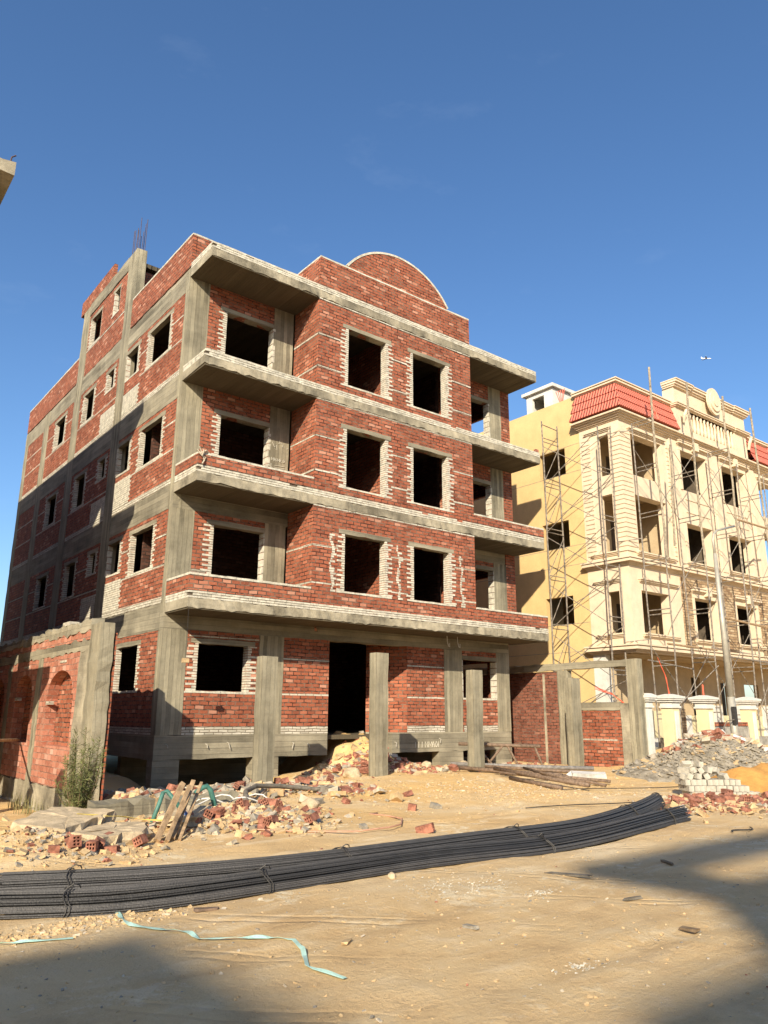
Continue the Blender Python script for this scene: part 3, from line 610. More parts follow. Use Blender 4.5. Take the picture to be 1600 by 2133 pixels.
# ---------------------------------------------------------------- yellow and cream building
Y = thing('cream_building', (18, -1.5, 0), 'yellow and cream rendered building with red mansard roof and classical mouldings, wrapped in scaffolding', 'building')
XE = 33.0; YF = -1.5
def part(nm, mat, *boxes, par=None):
    mb = MB()
    for b in boxes: mb.box(*b)
    return mb.build(nm, mat, par or Y)
wl = [(1.27, 2.7, 11.76, 12.93), (1.27, 2.7, 8.57, 9.72), (1.27, 2.7, 5.35, 6.5), (1.5, 2.7, 2.3, 3.2), (8, 9.4, 11.76, 12.93), (8, 9.4, 8.57, 9.72), (8, 9.4, 5.35, 6.5)]
wall('side_wall', 'yellow', Y, 'X', 18.0, .45, 20, -.5, 15.12, .25, holes=wl)
for z in (4.2, 7.75, 8.56, 11.75, 12.95, 5.33): part('render_joint', 'chipg', (17.994, 18.02, .5, 20, z, z + .018))
wall('back_wall', 'yellow', Y, 'Y', 19.75, 18.25, XE, -.5, 15, .25)
for h in wl[:4]:
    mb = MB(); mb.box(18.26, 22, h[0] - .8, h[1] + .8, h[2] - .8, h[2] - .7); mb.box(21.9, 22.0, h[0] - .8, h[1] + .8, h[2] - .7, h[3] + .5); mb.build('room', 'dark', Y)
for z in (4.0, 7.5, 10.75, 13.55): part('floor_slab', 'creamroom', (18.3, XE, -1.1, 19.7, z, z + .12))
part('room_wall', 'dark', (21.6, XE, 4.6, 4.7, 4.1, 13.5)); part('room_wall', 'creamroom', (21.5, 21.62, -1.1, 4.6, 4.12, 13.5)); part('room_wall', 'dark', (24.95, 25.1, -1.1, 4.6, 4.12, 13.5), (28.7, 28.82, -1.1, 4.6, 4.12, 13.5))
# corner bays: side panel and front
sw = [(-.98, -.42, 8.0, 10.36), (-.98, -.42, 11.18, 12.92), (-.98, -.42, 4.8, 6.42)]
wall('side_panel', 'cream', Y, 'X', 17.97, -1.1, .45, 4.2, 13.7, .22, holes=sw)
fr = [(18.76, 20.98, 8.02, 10.36), (18.76, 20.98, 11.2, 12.98), (18.68, 20.6, 4.8, 6.45)]
md = [(22.42, 24.55, 11.24, 13.05), (25.88, 28.02, 11.24, 13.05), (22.42, 24.45, 8.06, 9.72), (25.88, 27.95, 8.06, 9.72), (22.45, 24.2, 4.8, 6.5), (25.9, 27.7, 4.8, 6.5)]
rt = [(29.4, 31.4, 8.02, 10.36), (29.4, 31.4, 11.2, 12.98), (29.6, 31.4, 4.8, 6.45)]
wall('front_wall', 'cream', Y, 'Y', YF, 17.97, XE, 4.2, 13.7, .40, holes=fr + md + rt)
for a, b in ((18.2, 21.5), (28.8, 32.5)):
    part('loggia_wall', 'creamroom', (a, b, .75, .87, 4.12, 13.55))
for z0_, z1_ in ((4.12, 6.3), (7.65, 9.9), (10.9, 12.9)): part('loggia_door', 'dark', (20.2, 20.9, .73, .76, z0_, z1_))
# stone cladding on the first upper floor
for a, b in ((21.5, 22.25), (24.45, 25.7), (27.95, 29.0)): part('stone_cladding', 'stone', (a, b, YF - .03, YF + .02, 4.35, 7.3))
for xa_, xb_ in ((22.25, 24.45), (25.7, 27.95)): part('stone_cladding', 'stone', (xa_, xb_, YF - .028, YF + .02, 6.95, 7.3))
# rusticated corner pier
mb = MB(); z = 7.95
while z < 12.95: z += .19
for bb in ((17.925, 18.66, YF - .045, -1.04), (17.93, 18.1, -.08, .34), (21.3, 21.46, YF - .05, YF + .05)):
    mb = MB(); z = 7.95
    while z < 12.95: mb.box(*bb, z, z + .160); z += .19
    mb.build('rustication', 'cream', Y)
def cornice(x0, x1, y1, z, steps, name='cornice', y0=YF, mat='cream'):
    mb = MB(); q = z
    for p, h in steps: mb.box(x0 - p, x1 + p, y0 - p, y1, q, q + h); q += h + .0
    return mb.build(name, mat, Y)
def frcorn(x0, x1, z, steps, name='cornice', y=YF, back=.1, par=None, mat='cream'):
    mb = MB(); q = z
    for p, h in steps: mb.box(x0 - p * .6, x1 + p * .6, y - p, y + back, q, q + h); q += h
    return mb.build(name, mat, par or Y)
def band(z, steps, name='cornice'):
    """moulding that wraps the corner: front run and side run butted at the corner"""
    mb = MB(); q = z
    for p, h in steps:
        mb.box(17.97 - p, XE, YF - p, YF + .05, q, q + h); mb.box(17.97 - p, 18.02, YF + .05, .45 + p * .4, q, q + h); q += h
    return mb.build(name, 'cream', Y)
band(4.02, [(.10, .06), (.20, .05), (.32, .10), (.26, .04), (.36, .06)])
band(7.40, [(.06, .05), (.12, .05), (.26, .09), (.20, .03), (.30, .05)])
band(13.42, [(.05, .05), (.12, .06), (.20, .07), (.30, .05), (.38, .07)])
for x0_, x1_ in ((18.6, 21.1), (29.3, 31.6)):
    frcorn(x0_, x1_, 13.05, [(.04, .04), (.09, .05), (.15, .05)], 'window_hood'); frcorn(x0_, x1_, 6.75, [(.05, .05), (.11, .06), (.17, .05)], 'window_hood')
    frcorn(x0_, x1_ - .2, 4.62, [(.05, .05), (.12, .06), (.16, .05)], 'window_sill'); frcorn(x0_, x1_, 7.84, [(.06, .05), (.12, .05), (.16, .05)], 'window_sill')
for z, st in ((13.05, 'window_hood'), (6.75, 'window_hood'), (4.62, 'window_sill'), (7.84, 'window_sill')):
    mb = MB(); q = z
    for p, h in ((.05, .05), (.10, .05), (.15, .05)): mb.box(17.97 - p, 18.0, -1.08 - p * .3, .0 + p, q, q + h); q += h
    mb.build(st, 'cream', Y)
for (a, b, c, d) in md:
    f = part('window_frame', 'cream', (a - .16, a - .01, YF - .045, YF + .03, c, d), (b + .01, b + .16, YF - .045, YF + .03, c, d), (a - .16, b + .16, YF - .05, YF + .03, d + .01, d + .16))
    if c > 10.5 or c < 6:
        frcorn(a - .15, b + .15, d + .17, [(.06, .05), (.11, .06), (.20, .07), (.14, .03), (.22, .04)], 'window_hood', par=f)
        m_ = (a + b) / 2; part('keystone', 'cream', (m_ - .16, m_ + .16, YF - .26, YF - .0, d + .12, d + .50), par=f)
    if c < 10.5: frcorn(a - .15, b + .15, c - .2, [(.05, .05), (.12, .06), (.17, .05)], 'window_sill', par=f)
    else: part('apron_moulding', 'cream', (a + .1, b - .1, YF - .03, YF + .02, c - .42, c - .36), (a + .1, b - .1, YF - .03, YF + .02, c - 1.0, c - .95), par=f)
    r = part('reveal', 'whiterender', (a - .005, a + .012, YF - .02, YF + .4, c + .002, d - .002), par=f)
for a, b in ((21.55, 22.1), (24.85, 25.55), (28.35, 28.95)):
    part('pilaster', 'cream', (a, b, YF - .07, YF + .02, 7.72, 13.40), (a + .12, b - .12, YF - .10, YF, 7.9, 13.0))
# ground floor behind the overhang
wall('ground_floor_wall', 'creamroom', Y, 'Y', .6, 18.3, XE, 1.75, 4.0, .25, holes=[(25.2, 25.95, 1.75, 3.42), (27.7, 28.5, 1.75, 3.24), (29.9, 31.3, 1.9, 3.23)])
for bb in ((18.3, 24.9, .56, .75, .2, 1.75), (26.0, 27.6, .56, .75, .2, 2.2), (28.6, 29.8, .56, .75, .2, 2.2), (31.4, XE, .56, .75, .2, 2.2)): part('plinth', 'whiterender', bb)
part('plinth_wall', 'paleyellow', (24.9, XE, .62, .9, .2, 1.75))
part('corner_pier', 'whiterender', (17.98, 18.3, -.12, .448, -.5, 4.02)); part('white_base', 'whiterender', (18.3, 19.4, .5, .56, .3, 2.3))
part('entry_screen', 'creamroom', (18.6, 18.8, .0, .5, 2.3, 4.0)); part('dark_room', 'dark', (18.5, XE, 3.3, 3.4, -.3, 4.0))
part('stone_panel', 'stone', (22.6, 24.4, .53, .6, .7, 2.0)); part('porch_wall', 'paleyellow', (18.9, 20.9, -1.2, -1.05, .9, 1.9)); part('porch_wall', 'dark', (19.6, 20.4, -1.19, -1.1, .0, .9))
part('basement_wall', 'greycem', (18.2, XE, -1.0, -.9, -.4, .55))
# mansard roofs
def mansard(xa, xb, side):
    mb = MB(); n = 3; zl, zh = 13.80, 15.02; o0, o1 = .42, .02
    for i in range(n):
        za, zb_ = zl + (zh - zl) * i / n, zl + (zh - zl) * (i + 1) / n
        oa = o0 + (o1 - o0) * i / n + .04; ob = o0 + (o1 - o0) * (i + 1) / n
        A0 = (xa - (oa if side else 0), YF - oa, za); A1 = (xa - (ob if side else 0), YF - ob, zb_)
        B0 = (xb, YF - oa, za); B1 = (xb, YF - ob, zb_)
        mb.add([A0, B0, B1, A1], [(0, 1, 2, 3)]); mb.add([A0, B0, (xb, YF + .1, za), (xa, YF + .1, za)], [(0, 1, 2, 3)])
        if side:
            C0 = (xa - oa, .50 + .1, za); C1 = (xa - ob, .50, zb_); mb.add([A0, C0, C1, A1], [(0, 1, 2, 3)])
            mb.add([A0, C0, (xa + .05, .6, za), (xa + .05, YF, za)], [(0, 1, 2, 3)]); mb.add([C0, C1, (xa + .1, .5, zb_), (xa + .1, .6, za)], [(0, 1, 2, 3)])
    r = mb.build('mansard_roof', 'tile', Y)
    mb = MB()
    x = xa + 2.3
    mb.tube([(x, YF - .46, zl), (x, YF - .05, zh)], .045, 6); mb.build('ridge_tile', 'tile', r)
mansard(17.97, 21.95, True); mansard(28.4, XE, False)
for p, z, h in ((.06, 15.0, .05), (.14, 15.05, .07), (.10, 15.12, .03), (.18, 15.15, .05)):
    part('roof_cornice', 'cream', (17.97 - p, 22.0, YF - p, YF + .3, z, z + h), (17.97 - p, 18.2, YF + .3, .62, z, z + h)); part('roof_cornice', 'cream', (28.3, XE, YF - p, YF + .3, z, z + h))
part('roof_wall', 'cream', (18.2, XE, YF + .2, YF + .35, 13.7, 15.1)); part('roof_slab', 'greycem', (18.3, XE, -1.0, 19.7, 14.2, 14.35))
# central attic with balusters and medallion
yc = YF - .25
g = part('attic', 'cream', (22.0, 23.1, yc, YF + .3, 13.72, 15.92), (27.1, 28.2, yc, YF + .3, 13.72, 15.92), (23.1, 27.1, yc + .02, YF + .3, 14.98, 15.90), (23.1, 27.1, yc + .02, YF + .3, 13.72, 14.05), (23.1, 27.1, yc + .15, YF + .3, 14.05, 14.98))
for a, b, e in ((22.0, 23.1, .06), (27.1, 28.2, .06), (23.1, 27.1, 0)):
    frcorn(a, b, 15.90, [(.05 + e, .07), (.12 + e, .09), (.19 + e, .10), (.23 + e, .05)], 'attic_cornice', yc, .5, g); frcorn(a, b, 14.98 if e == 0 else 14.95, [(.04 + e, .05), (.12 + e, .07), (.16 + e, .05)], 'attic_moulding', yc, .3, g)
bl = lambda: [(.035, 0), (.07, .05), (.085, .22), (.05, .45), (.035, .62), (.06, .78), (.05, .85)]
for i in range(13):
    mb = MB(); x = 23.3 + i * .3; pf = bl(); n = 8; vs = [(x + r * math.cos(2 * math.pi * k / n), yc + .07 + r * math.sin(2 * math.pi * k / n), 14.05 + h * 1.05) for r, h in pf for k in range(n)]
    mb.add(vs, [(j * n + k, j * n + (k + 1) % n, (j + 1) * n + (k + 1) % n, (j + 1) * n + k) for j in range(len(pf) - 1) for k in range(n)]); mb.build('baluster', 'cream', g, True)
def disc(cx, cz, rx, rz, y0, y1, n=28, nm='medallion', a0=0, a1=2 * math.pi):
    mb = MB(); mb.prism([(cx + rx * math.sin(a0 + (a1 - a0) * i / n), cz + rz * math.cos(a0 + (a1 - a0) * i / n)) for i in range(n)], y0, y1); return mb
for rx, rz, d in ((.58, .66, .28), (.44, .50, .34), (.33, .38, .31), (.22, .26, .38)): disc(25.0, 15.88, rx, rz, yc - d, yc + .1 if rx > .6 else yc - d + .09).build('medallion', 'cream', g)
for x in (22.15, 27.9):
    mb = MB(); mb.tube([(x + .35, yc - .05, 14.3), (x + .30, yc - .16, 14.6), (x + .42, yc - .2, 14.85), (x + .5, yc - .1, 14.7)], .07, 6); mb.build('scroll', 'cream', g)
# rooftop hut
Hh = thing('rooftop_hut', (20, 3, 15), 'small white rooftop hut with a dark opening on the yellow building', 'hut')
wall('hut_wall', 'whiterender', Hh, 'X', 18.55, 2.2, 3.75, 14.34, 16.27, .15, holes=[(2.7, 3.4, 15.0, 16.05)])
mb = MB(); mb.box(18.7, 20.4, 2.2, 2.35, 14.34, 16.27); mb.box(18.7, 20.4, 3.6, 3.75, 14.34, 16.27); mb.box(20.4, 20.55, 2.2, 3.75, 14.34, 16.27); mb.build('hut_wall', 'whiterender', Hh)
mb = MB(); mb.box(18.4, 20.7, 2.05, 3.92, 16.27, 16.42); mb.build('hut_roof', 'whiterender', Hh)
mb = MB()
for i in range(46):
    q = random.random(); x = 19.7 + random.uniform(-.7, .7); z = 15.12 + .1 * random.randint(0, int(6 * (1 - abs(x - 19.9) / .9)) + 1)
    mb.box(x, x + .25, .6 + random.uniform(0, .5), 1.15, z, z + .095, M4=Matrix.Translation((0, 0, .0)) @ Matrix.Rotation(random.uniform(-.02, .02), 4, 'Z'))
mb.box(19.0, 20.6, .5, 1.3, 14.3, 15.14); solo(mb, 'brick_pile', 'brk', (19.8, .9, 14.35), 'red bricks piled on the roof edge behind the red tiles', 'brick pile')
mb = MB(); mb.tube([(19.3, .7, 15.95), (21.0, .9, 16.35)], .05, 6); solo(mb, 'timber_plank', 'wood', (20, .8, 16.0), 'timber lying across the brick pile on the roof', 'timber')
mb = MB()
for i in range(5): mb.tube([(18.15, 1.35 + i * .03, 15.1), (18.15, 1.2 + i * .12, 15.75)], .018, 5)
solo(mb, 'conduit_bunch', 'redwire', (18.15, 1.4, 15.12), 'red conduits sticking up at the roof edge of the yellow wall', 'conduit')
# ---------------------------------------------------------------- scaffolding
def scaffold(name, loc, label):
    return thing(name, loc, label, 'scaffolding', 'steel and timber scaffolding round the cream building')
def pole(par, p, q, r=.028, nm='pole', mat='scaf', wob=.0, n=6):
    p, q = Vector(p), Vector(q); L = (q - p).length; k = max(1, int(L / 1.2)) if wob else 1
    mb = MB(); mb.tube([p + (q - p) * i / k + Vector((random.uniform(-wob, wob), random.uniform(-wob, wob), 0)) for i in range(k + 1)], r, n); mb.build(nm, mat, par)
SA = scaffold('side_scaffolding', (17.2, 1.3, 0), 'narrow steel scaffold tower standing against the plain yellow side wall')
F1 = [(16.72, 1.4), (17.72, 1.4)]; F2 = [(16.95, -1.15), (17.80, -1.15)]
for (x, y) in F1: pole(SA, (x, y, -.2), (x, y, 13.9), .032, wob=.012)
for (x, y), t in zip(F2, (13.0, 13.2)): pole(SA, (x, y, -.2), (x + .1, y, t), .032, wob=.015)
for i in range(7):
    z = 1.1 + i * 1.98
    for dz in (0, .17):
        if z + dz < 13.8: pole(SA, (*F1[0], z + dz), (*F1[1], z + dz), .02, 'ledger')
        if z < 12.8: pole(SA, (*F2[0], z + dz + .1), (*F2[1], z + dz + .1), .02, 'ledger')
    if z < 12:
        pole(SA, (*F1[0], z), (*F2[0], z + 1.75), .016, 'brace'); pole(SA, (*F1[0], z + 1.75), (*F2[0], z), .016, 'brace')
        pole(SA, (*F1[1], z + .9), (*F2[1], z + 1.9), .014, 'brace'); pole(SA, (*F1[0], z + .2), (*F1[1], z + 1.8), .016, 'brace')
pole(SA, (*F1[0], 13.75), (*F1[1], 13.7), .022, 'ledger')
SB = scaffold('front_scaffolding', (22, -2.4, 0), 'tall scaffolding of steel frames and timber poles along the moulded cream front')
FX = [18.35, 21.15, 24.1, 26.65, 29.2]; tops = [15.3, 15.45, 15.6, 15.7, 15.7]
for i, x in enumerate(FX):
    pole(SB, (x, -1.95, 0), (x, -1.88, 13.2), .028, wob=.02)
    pole(SB, (x, -2.86, 0), (x + .02, -2.88, 8.2), .030, wob=.02); pole(SB, (x + .03, -2.88, 7.4), (x - .05, -2.88, tops[i]), .045, 'timber_pole', 'paintedwood', .03)
    for k in range(7):
        z = 1.6 + k * 1.9 + (.25 if i % 2 else 0)
        if z > 13.2: continue
        for dz in (0, .17): pole(SB, (x, -1.93, z + dz), (x, -2.87, z + dz), .02, 'ledger')
    if i < 4:
        x2 = FX[i + 1]
        for k in range(3):
            z = 1.8 + k * 3.9 + (i % 2) * .6
            pole(SB, (x, -2.85, z), (x2, -2.85, z + 2.6), .015, 'brace')
            if k % 2 == 0: pole(SB, (x, -1.95, z + 2.4), (x2, -1.95, z), .015, 'brace')
pole(SB, (24.1, -2.9, 9.9), (27.0, -2.9, 9.9), .045, 'plank', 'wood'); pole(SB, (21.9, -2.85, 5.55), (26.8, -2.85, 5.35), .045, 'plank', 'wood'); pole(SB, (18.0, -2.85, 4.25), (21.4, -2.85, 4.2), .04, 'plank', 'wood')
pole(SB, (19.3, -2.7, 8.1), (19.55, -2.8, 12.3), .04, 'timber_pole', 'paintedwood', .02); pole(SB, (16.6, -2.9, 3.6), (19.4, -2.9, 3.4), .02, 'ledger'); pole(SB, (17.2, -3.0, 1.6), (21.3, -2.9, 3.6), .02, 'brace')
pole(SB, (21.9, -2.9, 4.0), (28.5, -2.95, 3.8), .03, 'ledger')
for y in (-1.93,):
    for (a, b, z) in ((17.75, 18.35, 4.4), (17.75, 18.35, 8.3), (17.7, 18.35, 12.8)): pole(SB, (a, -1.2, z), (b, y, z + .1), .018, 'ledger')
# ---------------------------------------------------------------- fence columns, lamp post
for x, lb, f in ((14.35, 'slim white fence column next to the concrete gate pier', 0), (15.62, 'pale yellow fence column with a stepped white cap, nearest the concrete gate pier', 1), (17.7, 'pale yellow fence column with a stepped white cap, just left of the lamp post', 1), (20.65, 'pale yellow fence column with a stepped white cap, right of the lamp post', 1), (23.4, 'pale yellow fence column farthest along the lot fence, at the edge of the view', 1)):
    t = thing('fence_column', (x, -4.2, 0), lb, 'fence column', 'columns of the pale yellow lot fence'); w = .2 if f else .1
    mb = MB(); mb.box(x - w, x + w, -4.2 - w, -4.2 + w, -.2, 1.95); mb.build('shaft', 'paleyellow' if f else 'whiterender', t)
    if f:
        mb = MB(); mb.box(x - .09, x + .12, -4.2 - w - .02, -4.2 - w + .02, .9, 1.85); mb.build('panel', 'whiterender', t)
        mb = MB(); mb.box(x - .23, x + .23, -4.43, -3.97, -.3, .72); mb.build('base', 'greycem', t)
    mb = MB(); q = 1.95
    for p, h in ((.05, .06), (.02, .12), (.08, .06), (.13, .05), (.16, .07)): mb.box(x - w - p, x + w + p, -4.2 - w - p, -4.2 + w + p, q, q + h); q += h + .002
    mb.add([(x - w - .14, -4.2 - w - .14, q), (x + w + .14, -4.2 - w - .14, q), (x + w + .14, -4.2 + w + .14, q), (x - w - .14, -4.2 + w + .14, q), (x - .1, -4.3, q + .07), (x + .1, -4.3, q + .07), (x + .1, -4.1, q + .07), (x - .1, -4.1, q + .07)],
           [(0, 1, 5, 4), (1, 2, 6, 5), (2, 3, 7, 6), (3, 0, 4, 7), (4, 5, 6, 7)]); mb.build('cap', 'whiterender', t)
mb = MB(); mb.box(17.95, 20.4, -4.3, -4.1, -.2, 1.35); 
fw_ = solo(mb, 'low_wall', 'greycem', (19.2, -4.2, 0), 'low wall of grey cement render between two fence columns behind the lamp post', 'wall')
mb = MB(); mb.box(20.9, 23.2, -4.3, -4.1, -.2, 1.0); solo(mb, 'low_wall', 'greycem', (22, -4.2, 0), 'low grey wall at the far right end of the lot fence', 'wall')
mb = MB(); mb.box(17.97, 20.38, -4.28, -4.12, 1.35, 1.5); mb.build('brick_top', 'red', fw_)
mb = MB(); mb.box(15.85, 17.45, -4.28, -4.12, -.2, .95); solo(mb, 'low_wall', 'paleyellow', (16.6, -4.2, 0), 'low pale yellow wall between the two nearest fence columns', 'wall')
lp = thing('street_lamp', (17.1, -5.5, .3), 'grey steel street lamp post with a curved arm, in front of the cream building', 'street lamp')
mb = MB(); mb.tube([(17.1, -5.5, .2), (17.1, -5.5, 2.3)], .12, 14); mb.tube([(17.1, -5.5, 2.3), (17.06, -5.5, 7.05)], .11, 14, .062); mb.build('post', 'lamp', lp, True)
mb = MB(); mb.tube([(17.05, -5.5, 7.0), (17.02, -5.5, 7.5), (17.12, -5.5, 7.75), (17.4, -5.5, 7.92), (18.6, -5.5, 8.25)], .04, 8); mb.build('arm', 'lamp', lp, True)
mb = MB(); mb.box(16.93, 17.0, -5.66, -5.56, 1.45, 2.0); mb.box(17.0, 17.1, -5.655, -5.60, 1.45, 2.0); mb.build('hatch', 'wire', lp)
mb = MB(); mb.tube([(17.0, -5.62, 1.6), (16.5, -5.6, 1.55), (16.1, -5.55, 1.1), (15.95, -5.5, .6)], .018, 5); mb.build('cable', 'greyhose', lp)
for x in (15.62, 17.7):
    mb = MB()
    for i in range(4): mb.tube([(x + .02 * i, -4.2, 2.35), (x - .06 - .03 * i, -4.2, 2.9 + .05 * i), (x - .3 - .06 * i, -4.2, 3.25 + .1 * i)] if x < 16 else [(x + .02 * i, -4.2, 2.35), (x + .02 * i, -4.2, 2.75)], .009, 5)
    solo(mb, 'conduit_bunch', 'redwire', (x, -4.2, 2.38), 'tall red conduits rising from the cap of the fence column nearest the gate pier' if x < 16 else 'short red conduits on the cap of the fence column left of the lamp post', 'conduit')
mb = MB()
for i in range(3): mb.tube([(14.0, -3.6 + .03 * i, 2.1), (14.0, -3.2 + .03 * i, 2.35 + .03 * i), (14.0, -2.5, 2.55 + .04 * i)], .010, 5)
solo(mb, 'conduit_bunch', 'redwire', (14.0, -3.2, 2.1), 'red conduits bending over the top of the low brick party wall', 'conduit')
# ---------------------------------------------------------------- neighbouring frame on the left (its slab corner shows, it shades the side wall)
L = thing('left_building', (-9.5, 4, 0), 'unfinished concrete building at the left edge with its slab corner against the sky', 'building')
for z in (ZS[1], ZS[2], ZS[3], ZS[4]):
    mb = MB(); mb.rbox(-14, -5.0, -1.4, 0.2, z, z + .33, j=.01, step=.3); mb.build('balcony_slab', 'cs', L)
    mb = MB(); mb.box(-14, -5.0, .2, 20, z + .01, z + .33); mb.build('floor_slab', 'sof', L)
    zb = z - 3.18 + .34 if z > 5 else -.3
    for (a, b, c, d) in ((-5.3, -5.005, .5, 1.4), (-5.3, -5.005, 2.9, 3.9), (-9.5, -9.1, -.0, .4), (-13.8, -13.4, 0, .4)):
        mb = MB(); mb.rbox(a, b, c, d, zb, z - .002, j=.006, step=.4); mb.build('column', 'cv', L)
    wall('brick_wall', 'red', L, 'R', -5.01, 3.9, 20, zb, z, .25)
mb = MB(); mb.box(-13.9, -7, 2.5, 2.62, 14.05, 15.1); mb.box(-7.12, -7, 2.62, 19, 14.05, 15.1); mb.build('parapet', 'red', L)
mb = MB(); mb.tube([(-5.12, -1.33, 14.0), (-5.1, -1.35, 14.2), (-5.02, -1.35, 14.28)], .018, 5); mb.build('rebar', 'rebar', L)
for x, lb in ((-7.3, 'far'), (-4.65, 'near')):
    mb = MB(); mb.rbox(x - .15, x + .15, -2.95, -2.65, -.3, 3.1 if lb == 'far' else 1.9, j=.01, step=.25)
    solo(mb, 'concrete_post', 'cv', (x, -2.8, 0), 'concrete post outside the left edge of the view' if lb == 'far' else 'short concrete post in front of the left frame building', 'post')
# ---------------------------------------------------------------- buildings across the street, behind the camera, that shade the foreground
def back_block(nm, boxes, label, mat='creamroom'):
    t = thing(nm, (boxes[0][0], boxes[0][2], 0), label, 'building'); mb = MB()
    for b in boxes: mb.box(*b)
    mb.build('wall', mat, t); return t
back_block('rear_building', [(-70, -35.6, -55, -38.1, -.5, 20)], 'plain flat roofed building across the street behind the viewpoint')
back_block('rear_building', [(-30.7, -8, -41.2, -39.9, -.5, 20), (-30.7, -8, -39.0, -38.3, 19.7, 20), (-30.7, -29.9, -39.9, -39.0, 19.7, 20)], 'block with an open roof frame across the street behind the viewpoint')
back_block('rear_building', [(-34.1, -8, -56, -41.4, -.5, 20)], 'deep block across the street behind the viewpoint')
# ---------------------------------------------------------------- rebar bundles
def interp(path, t):
    n = len(path) - 1; f = min(max(t, 0), 1) * n; i = min(int(f), n - 1); f -= i
    g = lambda j: Vector(path[max(0, min(n, j))])
    p0, p1, p2, p3 = g(i - 1), g(i), g(i + 1), g(i + 2)
    return .5 * ((2 * p1) + (p2 - p0) * f + (2 * p0 - 5 * p1 + 4 * p2 - p3) * f * f + (3 * p1 - p0 - 3 * p2 + p3) * f ** 3)
def bundle(name, path, w, h, label, ties, wscale=lambda t: 1, t0=0.0, nb=(38, 33, 22)):
    b = thing(name, tuple(path[0][:2]) + (0,), label, 'rebar bundle', 'bundles of steel reinforcing bars on the ground')
    N_ = 34
    for li, n in enumerate(nb):
        k = 1 - li * .17
        for i in range(n):
            a = math.pi * (i + .5 * (li % 2)) / (n - .5); ph = random.uniform(0, 6); s0 = t0 + random.uniform(-.006, .012); s1 = 1 + random.uniform(-.012, .012)
            da = random.uniform(-.035, .035) if random.random() < .85 else random.uniform(-.22, .22); dr = random.uniform(-.003, .003); pts = []
            for j in range(N_ + 1):
                t = s0 + (s1 - s0) * j / N_; p = interp(path, max(0, min(1, t))); q = interp(path, min(1, max(0, t) + .01)) - interp(path, max(0, min(1, t) - .01))
                if t < 0: p = p + q.normalized() * t * 11
                if t > 1: p = p + q.normalized() * (t - 1) * 11
                nr = Vector((-q.y, q.x, 0)).normalized(); sc = wscale(t); aa = a + da * math.sin(3.1 * t + ph)
                pts.append(p + nr * (math.cos(aa) * w * .5 * k * sc) + Vector((0, 0, .012 + (math.sin(aa) * (h * k + dr) + .0025 * math.sin(7 * t + ph)) * (2 - sc if sc < 1 else 1))))
            mb = MB(); mb.tube(pts, .0082, 5); mb.build('steel_bar', 'bar', b)
    for t in ties:
        mb = MB()
        for e in (0, .03):
            p = interp(path, t); q = (interp(path, min(1, t + .01)) - interp(path, t - .01)).normalized(); nr = Vector((-q.y, q.x, 0)); sc = wscale(t); hh = h * (2 - sc if sc < 1 else 1)
            mb.tube([p + q * (e + .02 * math.sin(5 * u)) + nr * math.cos(u) * (w * .5 * sc + .018) + Vector((0, 0, max(.0, .012 + math.sin(u) * (hh + .022)))) for u in [math.pi * (m - .5) / 12 for m in range(14)]], .006, 5)
        p = interp(path, t) + nr * .0; mb.tube([p + Vector((0, 0, h + .03)), p + Vector((.05, -.03, h + .07)), p + Vector((.11, .0, h + .05)), p + Vector((.13, .02, h + .02))], .006, 5)
        mb.build('wire_tie', 'wire', b)
g0 = lambda x, y, dz=0: (x, y, H(x, y) + dz)
bundle('rebar_bundle', [g0(-5.82, -11.0), g0(-4.8, -11.33), g0(-3.4, -11.50), g0(-1.5, -11.56), g0(.6, -11.55), g0(2.6, -11.42), g0(4.7, -11.05)], .46, .155,
       'long black bundle of reinforcing bars, the lower one nearest the viewer', [.10, .32, .66, .93], lambda t: 1 - .42 * smooth01((t - .75) / .25))
bundle('rebar_bundle', [g0(-5.62, -10.28), g0(-4.3, -10.66), g0(-2.7, -10.98), g0(-.2, -11.0), g0(2.2, -10.85), g0(4.3, -10.42), g0(6.0, -9.75)], .46, .175,
       'long black bundle of reinforcing bars, the upper one lying behind', [.085, .37, .56, .80, .985], lambda t: 1 - .42 * smooth01((t - .6) / .4), nb=(38, 33, 22))
bundle('rebar_bundle', [g0(-6.3, -10.15), g0(-4.5, -10.9), g0(-1, -11.2), g0(1.6, -11.15), g0(3.6, -10.85), g0(5.0, -10.42)], .30, .07,
       'thin loose layer of short steel bars squeezed between the two big bundles', [], lambda t: 1 + .5 * smooth01((t - .8) / .2), nb=(14, 9))
# ---------------------------------------------------------------- loose material
def chunk(mb, p, sx, sy, sz, mi=0, jit=.28, tilt=.6):
    Mx = Matrix.Translation(p) @ Matrix.Rotation(random.uniform(0, 6.3), 4, 'Z') @ Matrix.Rotation(random.uniform(-tilt, tilt), 4, 'X') @ Matrix.Rotation(random.uniform(-tilt, tilt), 4, 'Y')
    v = [Mx @ Vector((x * sx * random.uniform(1 - jit, 1 + jit), y * sy * random.uniform(1 - jit, 1 + jit), z * sz * random.uniform(1 - jit, 1 + jit))) for x in (-.5, .5) for y in (-.5, .5) for z in (-.5, .5)]
    mb.add(v, [(0, 1, 3, 2), (4, 6, 7, 5), (0, 4, 5, 1), (2, 3, 7, 6), (0, 2, 6, 4), (1, 5, 7, 3)], mi)
def scatter(name, label, n, fn, mats, weights, smin, smax, flat=.6, hfun=H):
    mb = MB(); ids = list(range(len(mats)))
    for _ in range(n):
        x, y, lift = fn(); s = smin + (smax - smin) * random.random() ** 3.4
        chunk(mb, Vector((x, y, hfun(x, y) + lift * .6 - s * .02)), s * random.uniform(.8, 1.7), s, s * flat * random.uniform(.6, 1.2), random.choices(ids, weights)[0])
    return tag(mb.build(name, mats, None), label, 'rubble', kind='stuff')
ga = random.gauss
